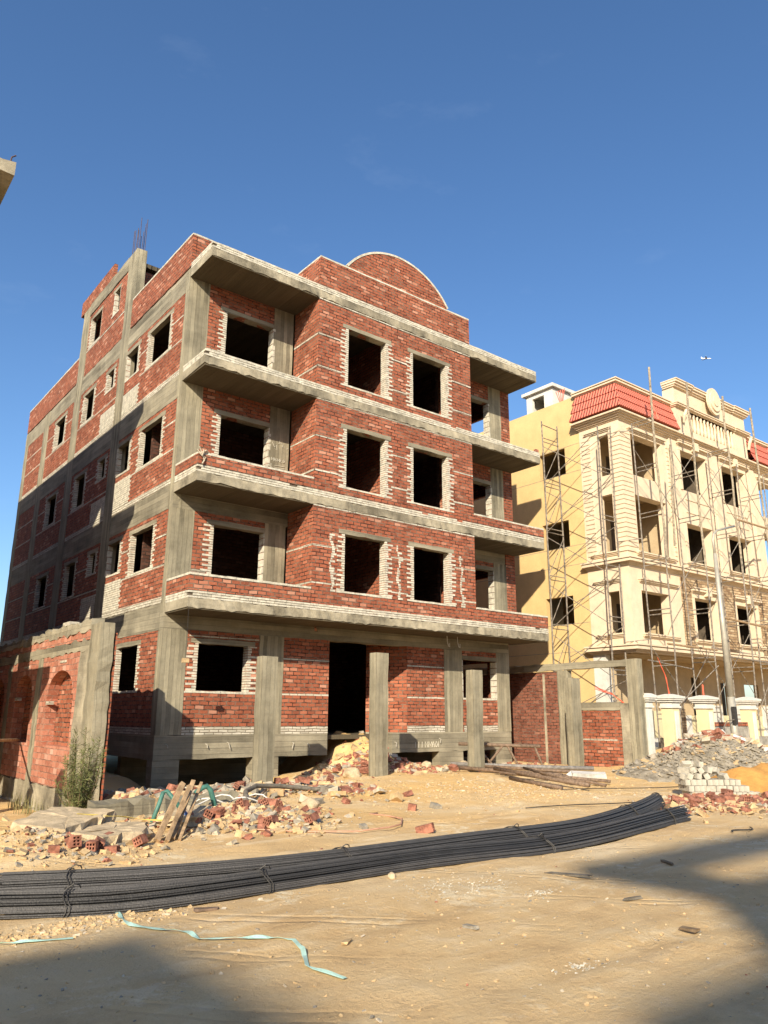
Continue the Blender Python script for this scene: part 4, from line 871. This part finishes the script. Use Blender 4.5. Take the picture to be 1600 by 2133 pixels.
MT = ['brk', 'chipw', 'chips', 'chipg']
scatter('yard_rubble', 'broken bricks and mortar lying in the yard left of the corner column', 3400, lambda: (random.uniform(-1.95, 2.8), min(-.2, ga(-2.2, 1.5)), random.uniform(0, .12)), MT, (3, 3, 3, 5), .03, .22)
scatter('rubble_heap', 'mixed rubble of red brick and pale mortar in front of the left post', 3400, lambda: (ga(-1.45, .62), ga(-7.1, .62), random.uniform(0, .07)), MT, (2.6, 1.8, 7, 2.5), .008, .13)
scatter('rubble_strip', 'low rubble strip running from the heap to the left post', 900, lambda: (ga(.9, .9), ga(-4.0, .6), random.uniform(0, .04)), MT, (2.5, 2, 5, 2), .01, .11)
scatter('entrance_rubble', 'broken bricks spilling down the sand ramp at the entrance', 900, lambda: (ga(5.9, 1.0), ga(-1.2, .75), random.uniform(0, .04)), MT, (6, 1, 4, 2), .02, .19)
scatter('plinth_rubble', 'small rubble along the foot of the right plinth', 500, lambda: (random.uniform(7, 13.2), ga(-.7, .5), 0), MT, (3, 2, 4, 2), .02, .14)
scatter('left_edge_rubble', 'small rubble beside the broken slab at the left edge', 1000, lambda: (ga(-4.4, .5), ga(-8.1, .6), random.uniform(0, .03)), MT, (2, 2, 7, 2), .01, .09)
scatter('crushed_stone', 'small pale stones strewn over the sandy ground', 3600, lambda: (random.uniform(-8, 10), random.uniform(-17, -3.2), 0), ['chips', 'chipw', 'chipg', 'brk'], (9, 1, 3, .5), .004, .024)
scatter('pale_gravel', 'pale crushed limestone spread in front of the pipes', 2600, lambda: (ga(5.6, 1.9), ga(-6.3, 1.2), 0), ['chips', 'chipw'], (3, 1), .008, .05)
scatter('edge_stones', 'clods of earth along the near edge of the steel bars', 700, lambda: (ga(-5.3, .5), ga(-11.75, .14), 0), ['chips', 'chipw'], (6, 1), .008, .04)
# grey heap
def dome(cx, cy, rx, ry, hh, p=1.2):
    def f(x, y):
        d = math.hypot((x - cx) / rx, (y - cy) / ry); return hh * max(0, 1 - d ** p) * (1 + .3 * noise.noise(Vector((x * 1.3, y * 1.3, 4)))) + .05 * noise.noise(Vector((x * 5, y * 5, 1)))
    return f
def heap(name, cx, cy, rx, ry, f, mat, step=.14):
    mb = MB(); nx_, ny_ = int(2 * rx / step) + 1, int(2 * ry / step) + 1
    mb.v = [Vector((cx - rx + 2 * rx * i / (nx_ - 1), cy - ry + 2 * ry * j / (ny_ - 1), 0)) for j in range(ny_) for i in range(nx_)]
    for v in mb.v: v.z = H(v.x, v.y) + f(v.x, v.y) - .04
    mb.f = [(j * nx_ + i, j * nx_ + i + 1, (j + 1) * nx_ + i + 1, (j + 1) * nx_ + i) for j in range(ny_ - 1) for i in range(nx_ - 1)]; mb.mi = [0] * len(mb.f)
    return tag(mb.build(name, mat, None, True), kind='stuff')
f1 = dome(14.3, -6.1, 3.6, 2.3, .88); o = heap('grey_debris_heap', 14.3, -6.1, 3.6, 2.3, f1, 'greyheap'); tag(o, 'grey heap of cement debris in front of the party wall and fence', 'heap')
hf1 = lambda x, y: H(x, y) + max(0, f1(x, y)) - .03
scatter('grey_chips', 'grey cement chips covering the debris heap', 3600, lambda: (ga(14.2, 1.5), ga(-6.3, 1.0), 0), ['chipg', 'greyheap', 'chips'], (5, 4, 1.2), .015, .16, .35, hf1)
f2 = dome(17.0, -7.2, 2.6, 1.5, .42); o = heap('orange_sand_heap', 11.9, -8.8, 2.4, 1.4, dome(11.9, -8.8, 2.4, 1.4, .6), 'orange'); tag(o, 'heap of orange sand at the right edge behind the stacked blocks', 'heap')
scatter('brick_debris', 'broken red bricks and sacks on top of the grey heap under the street lamp', 900, lambda: (ga(15.8, 1.2), ga(-5.5, .5), random.uniform(0, .10)), ['brk', 'chipw', 'cloth', 'chips'], (6, 3, 1.5, 2), .05, .26, .4, hf1)
scatter('corner_rubble', 'broken red bricks and twigs in front of the pale block stack', 1900, lambda: (ga(7.7, .9), ga(-10.25, .5), random.uniform(0, .09)), ['brk', 'chipw', 'chips', 'twig'], (6, 2, 5, 1), .02, .16)
# individual hollow bricks
def hollow(w=.24, b=.12, h=.11):
    mb = MB(); hs = [(-b / 2 + .016 + i * .034, -b / 2 + .036 + i * .034, .02 + j * .042, .048 + j * .042) for i in range(3) for j in range(2)]
    panel(mb, 'X', -w / 2, -b / 2, b / 2, 0, h, w, holes=hs); mb.mi = [0] * len(mb.f); return mb
def place_bricks(zone, pts, label, src=[None]):
    for (x, y, lift) in pts:
        if src[0] is None:
            o = hollow().build('loose_brick', 'brk', None); src[0] = o
        else:
            o = src[0].copy(); C.objects.link(o)
        o.location = (x, y, H(x, y) + lift); o.rotation_euler = (random.choice((0, 0, 1.57, .5, -.4)), random.uniform(-.3, .3), random.uniform(0, 6.3)); s = random.uniform(.85, 1.1); o.scale = (random.choice((1, 1, .6)) * s, s, s)
        tag(o, label, 'brick', zone)
place_bricks('loose bricks by the broken slabs', [(-3.83, -8.08, .03), (-4.45, -8.43, .03), (-4.68, -8.7, .03), (-3.5, -8.4, .03), (-4.29, -6.96, .08), (-4.1, -8.45, .02), (-4.2, -8.6, .02), (-3.95, -8.55, .01)], 'loose red hollow brick beside the broken concrete slabs')
place_bricks('loose bricks on the rubble heap', [(-1.3 + ga(0, .65), -7.4 + ga(0, .4), .05) for _ in range(16)], 'loose red hollow brick on the rubble in front of the left post')
place_bricks('loose bricks in the yard', [(random.uniform(-1.6, 2.4), random.uniform(-4.2, -1.6), .1) for _ in range(26)], 'loose red hollow brick in the yard rubble before the corner column')
place_bricks('loose bricks at the entrance', [(ga(5.8, .9), ga(-1.5, .6), .06) for _ in range(14)], 'loose red brick at the foot of the entrance ramp')
place_bricks('loose bricks at the right', [(max(6.7, ga(7.8, .8)), ga(-10.2, .4), .07) for _ in range(20)], 'loose red hollow brick in front of the pale block stack')
place_bricks('single bricks on the open ground', [(1.9, -7.4, 0), (1.2, -6.3, 0), (.4, -9.5, 0), (3.0, -6.0, 0)], 'single red brick lying on open sand beyond the steel bars')
mb = MB(); b = hollow(.24, .12, .1); b.v = [v + Vector((9.75, -PR + .02, 4.42)) for v in b.v]
mb = MB(); mb.box(12.95, 13.1, -PR - .0, -PR + .1, ZS[3] + T + .195, ZS[3] + T + .29); solo(mb, 'loose_brick', 'brk', (13.0, -1.3, ZS[3] + T + .195), 'single red brick on the right end of the third balcony slab', 'brick')
mb = MB()
for x, z in ((2.95, 0), (3.2, 0), (3.05, .1), (3.22, .2), (3.25, .1)): mb.box(x, x + .22, -.2, -.06, ZS[3] + T + .01 + z, ZS[3] + T + .105 + z)
solo(mb, 'brick_pile', 'brk', (3.2, -.15, ZS[3] + T), 'small pile of red bricks on the top balcony next to the concrete column', 'brick pile')
# stack of pale blocks
src = None; Q = Matrix.Translation((8.75, -9.4, H(8.75, -9.4))) @ Matrix.Rotation(-.62, 4, 'Z')
for r in range(6):
    n = [12, 11, 10, 8, 6, 3][r]
    for c in range(n):
        for dp in range(2 if r < 3 else 1):
            if random.random() < (.05 if r < 3 else .2): continue
            if src is None:
                mb = MB(); mb.box(-.055, .055, -.12, .12, 0, .115); src = mb.build('pale_block', 'block', None); o = src
            else: o = src.copy(); C.objects.link(o)
            side = (c + r * 3) % 5 == 0 and r < 4
            o.matrix_world = Q @ Matrix.Translation(((c - n / 2) * .122 - .1 * (r - 2) + .0, dp * .27 + r * .05 + random.uniform(-.02, .02), r * .122)) @ Matrix.Rotation(random.gauss(0, .10) + (0 if r < 3 else random.gauss(0, .35)) + (1.57 if random.random() < .22 else 0), 4, 'Z') @ Matrix.Rotation(random.gauss(0, .02) if r < 3 else random.gauss(0, .4), 4, 'Y')
            tag(o, 'small pale grey block in the stepped stack before the orange sand', 'block', 'stack of pale grey blocks')
# broken concrete slabs
def slab(pts, z, th, loc, label, tilt=(0, 0)):
    mb = MB(); n = len(pts); cx = sum(p[0] for p in pts) / n; cy = sum(p[1] for p in pts) / n; ring = []
    for i, p in enumerate(pts):
        q = pts[(i + 1) % n]
        for k in range(6): t = k / 6; ring.append((p[0] + (q[0] - p[0]) * t + random.gauss(0, .02), p[1] + (q[1] - p[1]) * t + random.gauss(0, .02)))
    m = len(ring); zt = lambda x, y: z + th + tilt[0] * (x - cx) + tilt[1] * (y - cy) + random.gauss(0, .006) + .02 * noise.noise(Vector((x * 3, y * 3, 7)))
    mid = [(cx + (x - cx) * .55 + random.gauss(0, .03), cy + (y - cy) * .55 + random.gauss(0, .03)) for x, y in ring]
    vs = [(x, y, zt(x, y)) for x, y in ring] + [(x + random.gauss(0, .03), y + random.gauss(0, .03), zt(x, y) - th * .5) for x, y in ring] + [(x, y, zt(x, y) - th) for x, y in ring] + [(x, y, zt(x, y)) for x, y in mid] + [(cx, cy, z + th)]
    fs = []
    for i in range(m):
        j = (i + 1) % m; fs += [(i, j, m + j, m + i), (m + i, m + j, 2 * m + j, 2 * m + i), (i, 3 * m + i, 3 * m + j, j), (3 * m + i, 4 * m, 3 * m + j)]
    mb.add(vs, fs); solo(mb, 'broken_slab', 'slabw', (cx, cy, z), label, 'concrete slab')
slab([(-4.75, -7.0), (-4.0, -6.1), (-3.35, -6.9), (-3.75, -7.35), (-4.35, -7.9)], H(-4, -7) + .04, .17, None, 'large flat broken concrete slab at the left, below the green shrub', (.03, .05))
slab([(-4.25, -7.75), (-3.6, -7.25), (-3.1, -7.5), (-3.35, -8.1), (-4.0, -8.35)], H(-3.6, -7.8) - .02, .17, None, 'broken concrete slab with loose bricks along its front edge', (.02, .02))
slab([(-2.9, -7.35), (-2.3, -6.95), (-1.95, -7.2), (-2.4, -7.7)], H(-2.4, -7.3) + .04, .13, None, 'small broken concrete piece with a rough edge beside the leaning timbers', (.05, .1))
for x, y, s, lb in ((2.9, -3.3, .3, 'pale sandstone lump near the left post'), (4.1, -2.5, .42, 'large pale rock beside the basement opening'), (.25, -6.6, .3, 'white plaster lump on the rubble heap'), (-2.2, -11.92, .09, 'small pale stone against the front of the steel bars'), (7.7, -1.2, .3, 'brown boulder at the foot of the right plinth'), (9.0, -1.4, .4, 'pale boulder behind the rusty truss')):
    bm = bmesh.new(); bmesh.ops.create_icosphere(bm, subdivisions=3, radius=s / 2); me = bpy.data.meshes.new('rock')
    for v in bm.verts: v.co *= 1 + .35 * noise.noise(v.co * (2.2 / s) + Vector((x, y, 0))); v.co.z *= .75
    bm.to_mesh(me); bm.free(); me.materials.append(M['slabw']); o = bpy.data.objects.new('rock', me); C.objects.link(o); o.location = (x, y, H(x, y) + s * .22); tag(o, lb, 'rock')
# grade beam / curb
mb = MB(); mb.rbox(-3.4, -1.0, -6.25, -5.85, -.2, .35, j=.03, step=.12); solo(mb, 'concrete_curb', 'ch', (-2.1, -6.0, 0), 'low rough concrete grade beam behind the leaning timbers', 'concrete beam')
# timbers, pipes in the heap
def bar(name, mat, pts, r, label, cat, sq=False, group=None, n=8):
    mb = MB(); mb.tube(pts, r, 4 if sq else n); return solo(mb, name, mat, tuple(Vector(pts[0])), label, cat, group, not sq)
for pts, r, lb in (([(-3.22, -8.2, .03), (-2.66, -7.65, .69)], .05, 'thick brown timber leaning steeply against the grade beam, left one'), ([(-3.12, -8.3, .03), (-2.58, -7.72, .66)], .035, 'thin brown timber leaning just beside the thick one'),
                   ([(-3.0, -8.2, .03), (-2.33, -7.3, .68)], .045, 'pale timber board leaning right of the two brown ones'), ([(-2.92, -8.25, .02), (-2.22, -7.35, .66)], .03, 'narrow timber strip under the pale board'), ([(-2.62, -6.7, .05), (-2.60, -6.68, .42)], .045, 'short upright timber stub by the grade beam')):
    bar('timber', 'wood', pts, r, lb, 'timber', True)
bar('plastic_pipe', 'pvc', [(-2.78, -6.9, .05), (-2.66, -6.85, .32), (-2.58, -6.8, .50), (-2.52, -6.8, .52), (-2.46, -6.85, .44), (-2.3, -7.0, .2)], .035, 'green plastic pipe bent over beside the left timbers', 'pipe')
bar('plastic_pipe', 'pvc', [(-2.05, -6.8, .46), (-1.95, -6.8, .53), (-1.86, -6.8, .56), (-1.8, -6.82, .50), (-1.68, -6.9, .08)], .042, 'green plastic pipe with an elbow right of the pale timber', 'pipe')
bar('plastic_pipe', 'blue', [(-2.52, -7.45, .28), (-2.45, -7.5, .18), (-2.38, -7.55, .08)], .035, 'blue plastic pipe fitting below the timbers', 'pipe')
bar('hose', 'greyhose', [(-1.3, -7.1, .25), (-.5, -5.6, .32), (.1, -4.9, .34), (.7, -4.75, .3), (1.4, -4.95, .22), (2.1, -5.1, .2)], .045, 'thick grey hose lying across the rubble heap', 'hose')
bar('hose', 'wood', [(-1.1, -7.2, .22), (-.4, -6.0, .3), (.1, -5.3, .3)], .02, 'thin tan hose beside the thick grey hose', 'hose')
bar('cable', 'pinkhose', [(-1.9, -8.0, .06), (-1.2, -8.6, .03), (-.58, -9.05, .03), (.1, -9.0, .03), (.45, -8.85, .03), (.85, -8.4, .04), (.95, -7.9, .03), (.8, -7.6, .04), (1.04, -7.5, .03)], .012, 'dusty pink cable curling on the sand right of the rubble heap', 'cable')
for p, lb in (((-1.6, -6.6), 'white cable loop on the rubble heap near the green pipe'), ((-2.3, -4.6), 'pale cable loop in the yard rubble by the shrub'), ((-.8, -6.3), 'white cable coil right of the elbow pipe')):
    bar('cable_loop', 'cloth', [(p[0] + .35 * math.cos(t), p[1] + .25 * math.sin(t), H(*p) + .13 + .07 * math.sin(2 * t)) for t in [i * .45 for i in range(13)]], .013, lb, 'cable')
def ribbon(name, mat, pts, w, label, cat):
    mb = MB(); vs = []; P = []
    for i in range(len(pts) - 1):
        for k in range(5):
            t = k / 5; P.append(Vector(pts[i]) * (1 - t) + Vector(pts[i + 1]) * t)
    P.append(Vector(pts[-1]))
    for i, p in enumerate(P):
        d = (P[min(i + 1, len(P) - 1)] - P[max(i - 1, 0)]); nr = Vector((-d.y, d.x, 0)).normalized(); tw = .5 * math.sin(i * .8) * math.sin(i * .23)
        q = (nr * math.cos(tw) + Vector((0, 0, math.sin(tw)))) * w * .5; z = Vector((0, 0, H(p.x, p.y) + .012 + abs(q.z)))
        for s_ in (q, -q): vs += [p + s_ + z, p + s_ + z + Vector((0, 0, .002))]
    for i in range(len(P) - 1):
        a = i * 4; b_ = a + 4; mb_f = [(a, b_, b_ + 2, a + 2), (a + 1, a + 3, b_ + 3, b_ + 1), (a, a + 1, b_ + 1, b_), (a + 2, b_ + 2, b_ + 3, a + 3)]; mb.f += mb_f
    mb.v = [Vector(v) for v in vs]; mb.mi = [0] * len(mb.f); return solo(mb, name, mat, (P[0].x, P[0].y, 0), label, cat)
from_px = [(-4.95, -11.5), (-4.93, -11.75), (-4.98, -12.05), (-5.0, -12.4), (-4.9, -12.62), (-4.83, -12.75), (-4.72, -12.88), (-4.78, -13.02)]
ribbon('plastic_tape', 'tape', [(-4.92, -11.45, 0), (-5.0, -11.8, 0), (-5.02, -12.05, 0), (-4.9, -12.3, 0), (-4.75, -12.55, 0), (-4.78, -12.8, 0), (-4.55, -12.95, 0), (-4.35, -13.1, 0), (-4.22, -13.25, 0), (-4.30, -13.5, 0), (-4.5, -13.87, 0), (-4.43, -14.21, 0)], .035, 'pale green plastic strapping tape snaking across the foreground sand', 'tape')
ribbon('plastic_tape', 'tape', [(-6.4, -11.9, 0), (-6.0, -11.95, 0), (-5.8, -12.0, 0), (-5.5, -12.15, 0)], .03, 'short pale green tape at the left edge in front of the steel bars', 'tape')
ribbon('plastic_strap', 'ytape', [(-3.9, -6.95, .22), (-3.4, -7.2, .18), (-2.9, -7.5, .12), (-2.5, -7.6, .12)], .04, 'yellow plastic strap lying over the broken concrete slabs', 'strap')
# scaffold tube pile and truss
PP = [((7.72, -2.2), (10.4, -5.0), .055, 'greypipe', 'dark grey plastic pipe on top of the tube pile'), ((7.70, -2.5), (8.7, -5.3), .055, 'rust', 'rusty steel tube at the left end of the pile'), ((7.7, -3.9), (7.15, -7.3), .05, 'rust', 'rusty steel tube lying in front, reaching farthest right'),
      ((7.7, -4.1), (9.5, -5.4), .04, 'rust', 'rusty tube in the middle of the pile'), ((7.95, -3.9), (8.9, -6.6), .038, 'rust', 'rusty tube slanting across the pile'), ((8.3, -2.9), (9.7, -5.5), .04, 'rust', 'rusty tube half under the grey pipe'), ((7.2, -4.9), (6.7, -6.9), .045, 'rust', 'short rusty tube nearest the steel bars'),
      ((7.35, -4.4), (8.3, -6.3), .032, 'rust', 'thin rusty tube crossing the near end of the pile'), ((8.6, -4.1), (7.75, -6.4), .032, 'rust', 'thin rusty tube crossing the middle of the pile'), ((9.3, -4.0), (8.3, -6.9), .035, 'rust', 'thin rusty tube at the far right of the pile')]
for i, ((xa, ya), (xb, yb_), r, mtl, lb) in enumerate(PP):
    lift = (.20 if i == 0 else (.06 + .05 * (i % 3)))
    mb = MB(); a, b = Vector((xa, ya, H(xa, ya) + lift)), Vector((xb, yb_, H(xb, yb_) + lift * .8)); mb.tube([a, (a + b) / 2 + Vector((0, 0, -.01)), b], r, 12)
    t = solo(mb, 'steel_tube' if mtl == 'rust' else 'plastic_pipe', mtl, tuple(a), lb, 'tube', 'tubes piled in front of the rusty truss', True)
tr = thing('steel_truss', (9.6, -2.0, .1), 'rusty welded steel truss standing upright behind the tube pile', 'truss')
def tb(p, q, r, nm):
    mb = MB(); mb.tube([p, q], r, 8); mb.build(nm, 'rust', tr, True)
tA, tB = Vector((8.75, -1.45, .87)), Vector((10.35, -3.2, .82))
tb(tA, tB, .05, 'top_tube'); fe = [Vector((9.2, -2.0, .14)), Vector((9.45, -2.35, .12)), Vector((9.95, -2.8, .12)), Vector((10.35, -3.35, .1))]
for a, b in ((tA + (tB - tA) * .2, fe[1]), (tA + (tB - tA) * .55, fe[0]), (tA + (tB - tA) * .6, fe[2]), (tA + (tB - tA) * .93, fe[3])): tb(a, b, .034, 'web_tube')
mb = MB(); chunk(mb, Vector((8.9, -5.9, .25)), .8, .35, .1, 0, .3, .1); solo(mb, 'cement_sack', 'cloth', (8.9, -5.9, .2), 'flat white sack lying over the right end of the tube pile', 'sack')
for p, q, lb in (((6.6, -7.0), (9.5, -8.2), 'long thin wire lying from the tube pile toward the block stack'), ((3.6, -8.6), (7.0, -9.3), 'thin bent wire on the pale gravel'), ((3.9, -12.35), (4.6, -12.3), 'dark rod on the ground near the ends of the bars')):
    bar('wire', 'wire', [(p[0] + (q[0] - p[0]) * t, p[1] + (q[1] - p[1]) * t + .08 * math.sin(t * 7), H(p[0], p[1]) + .03) for t in [i / 8 for i in range(9)]], .010, lb, 'wire', n=5)
for (x, y, a, l, lb, m_) in ((-3.94, -13.54, .3, .12, 'flat pale stone on the sand right of the green tape', 'chips'), (1.0, -13.1, .2, .35, 'dark stick on the sand at the shadow edge', 'twig'), (-.55, -12.9, .5, .5, 'torn grey plastic strip half buried at the edge of the shadow', 'greyhose'), (-1.0, -14.0, .1, .22, 'flat dark chip in the open sand', 'greyhose'), (-1.55, -14.9, .6, .16, 'small dark stick near the lower right shadow', 'twig'), (-4.3, -11.95, 2.6, .2, 'small bent rusty strip beside the tape end', 'rust'), (-2.9, -13.8, .2, .12, 'small dark stone chip in the middle of the road', 'chipg')):
    mb = MB(); chunk(mb, Vector((x, y, H(x, y) + .015)), l, .05, .02, 0, .25, .08); solo(mb, 'ground_scrap', m_, (x, y, H(x, y)), lb, 'scrap')
scatter('road_grit', 'fine gravel and clods scattered over the dirt road', 3000, lambda: (random.uniform(-7.5, 6), random.uniform(-16.8, -11.9), 0), ['chips', 'chipg', 'chipw'], (8, 3, 1), .004, .022, .6, lambda x, y: H(x, y) + ruts(x, y))
scatter('chalk_spill', 'white lime crumbs spilled in patches on the dirt road', 900, lambda: (lambda c: (c[0] + ga(0, c[2]), c[1] + ga(0, c[2] * .5), 0))(random.choice([(-2.2, -12.6, .35), (-1.6, -12.5, .3), (-1.9, -12.9, .2), (-1.55, -13.3, .12), (-2.9, -14.9, .1)])), ['whitep', 'chipw'], (2, 1), .004, .02, .4, lambda x, y: H(x, y) + ruts(x, y))
# ---------------------------------------------------------------- shrub and dry grass
sh = thing('dry_shrub', (-3.35, -5.2, -.05), 'feathery dry green shrub growing against the arched boundary wall', 'shrub')
tw = MB(); lf = MB()
for i in range(46):
    a = random.uniform(0, 6.3); sp = random.uniform(.02, .30); hgt = random.uniform(.4, 1.42) * (1.1 - sp)
    p0 = Vector((-3.35 + .08 * math.cos(a), -5.2 + .08 * math.sin(a), H(-3.35, -5.2) - .03)); p1 = p0 + Vector((sp * math.cos(a), sp * math.sin(a), hgt))
    md_ = (p0 + p1) / 2 + Vector((sp * .25 * math.cos(a), sp * .25 * math.sin(a), .05)); tw.tube([p0, md_, p1], .009, 4, .003)
    for k in range(105):
        t = random.uniform(.12, 1.02); b = (p0 * (1 - t) + md_ * t) if t < .5 else (md_ * (2 - 2 * t) + p1 * (2 * t - 1)) if t <= 1 else p1
        b = p0.lerp(p1, t) + (md_ - (p0 + p1) / 2) * (1 - abs(2 * t - 1)); d = Vector((ga(0, 1), ga(0, 1), ga(.7, .8))).normalized() * random.uniform(.03, .15); w = d.cross(Vector((ga(0, 1), ga(0, 1), ga(0, 1)))).normalized() * random.uniform(.0025, .006)
        lf.add([b - w, b + w, b + d * .6 + w * .8, b + d, b + d * .6 - w * .8], [(0, 1, 2, 3, 4)])
tw.build('stem', 'twig', sh); lf.build('foliage', 'leaf', sh)
def tufts(name, pts, label, hh, mat='grass', n=28):
    mb = MB()
    for (x, y) in pts:
        for _ in range(n):
            bx_, by_ = x + ga(0, .08), y + ga(0, .08); z = H(bx_, by_) - .01; a = random.uniform(0, 6.3); l = random.uniform(.4, 1) * hh; e = random.uniform(.1, .5) * l
            w = Vector((-math.sin(a), math.cos(a), 0)) * .006
            p = Vector((bx_, by_, z)); q = p + Vector((e * .4 * math.cos(a), e * .4 * math.sin(a), l * .6)); r = p + Vector((e * math.cos(a), e * math.sin(a), l)); mb.add([p - w, p + w, q + w, r, q - w], [(0, 1, 2, 3, 4)])
    tag(mb.build(name, mat, None), label, 'grass', kind='stuff')
tufts('dry_grass', [(-2.75 + ga(0, .1), random.uniform(-3.5, 2.5)) for _ in range(9)], 'thin dry grass at the foot of the arched wall', .45, n=12)
# ---------------------------------------------------------------- aircraft
d = (rr * ((1471 - 800) / 1603.63) - uu * ((747 - 1066.5) / 1603.63) + fw).normalized(); pos = Vector((-7.6744, -18.7124, 1.65)) + d * 2600
pl = thing('airliner', tuple(pos), 'tiny white airliner high in the clear sky', 'aircraft')
R0 = rr.copy(); R0.z = 0; R0.normalize()
lo = MB(); ln = 15.0; ax_ = R0; up_ = Vector((0, 0, 1)); sd_ = ax_.cross(up_)
lo.tube([pos - ax_ * ln, pos - ax_ * (ln * .75) + up_ * .3, pos + ax_ * (ln * .8), pos + ax_ * ln], 1.9, 10, 1.2); lo.build('fuselage', 'plane', pl, True)
for s_ in (1, -1):
    mb = MB(); a, b, c_, e = pos + ax_ * 4, pos - ax_ * 3, pos - ax_ * 8 + sd_ * s_ * 15 + up_, pos - ax_ * 6 + sd_ * s_ * 15 + up_
    mb.add([a, b, c_, e, a + up_ * .6, b + up_ * .6, c_ + up_ * .3, e + up_ * .3], [(0, 1, 2, 3), (7, 6, 5, 4), (0, 3, 7, 4), (1, 5, 6, 2), (2, 6, 7, 3), (0, 4, 5, 1)]); mb.build('wing', 'plane', pl)
mb = MB(); a = pos - ax_ * 10; mb.prism([(0, 0), (1, 0), (1, 1)], 0, 1); mb = MB()
t4 = [a, a - ax_ * 4.5, a - ax_ * 5.5 + up_ * 5.5, a - ax_ * 3.2 + up_ * 5.5]; mb.add([p + sd_ * .25 for p in t4] + [p - sd_ * .25 for p in t4], [(0, 1, 2, 3), (7, 6, 5, 4), (0, 4, 5, 1), (1, 5, 6, 2), (2, 6, 7, 3), (3, 7, 4, 0)]); mb.build('tail_fin', 'plane', pl)
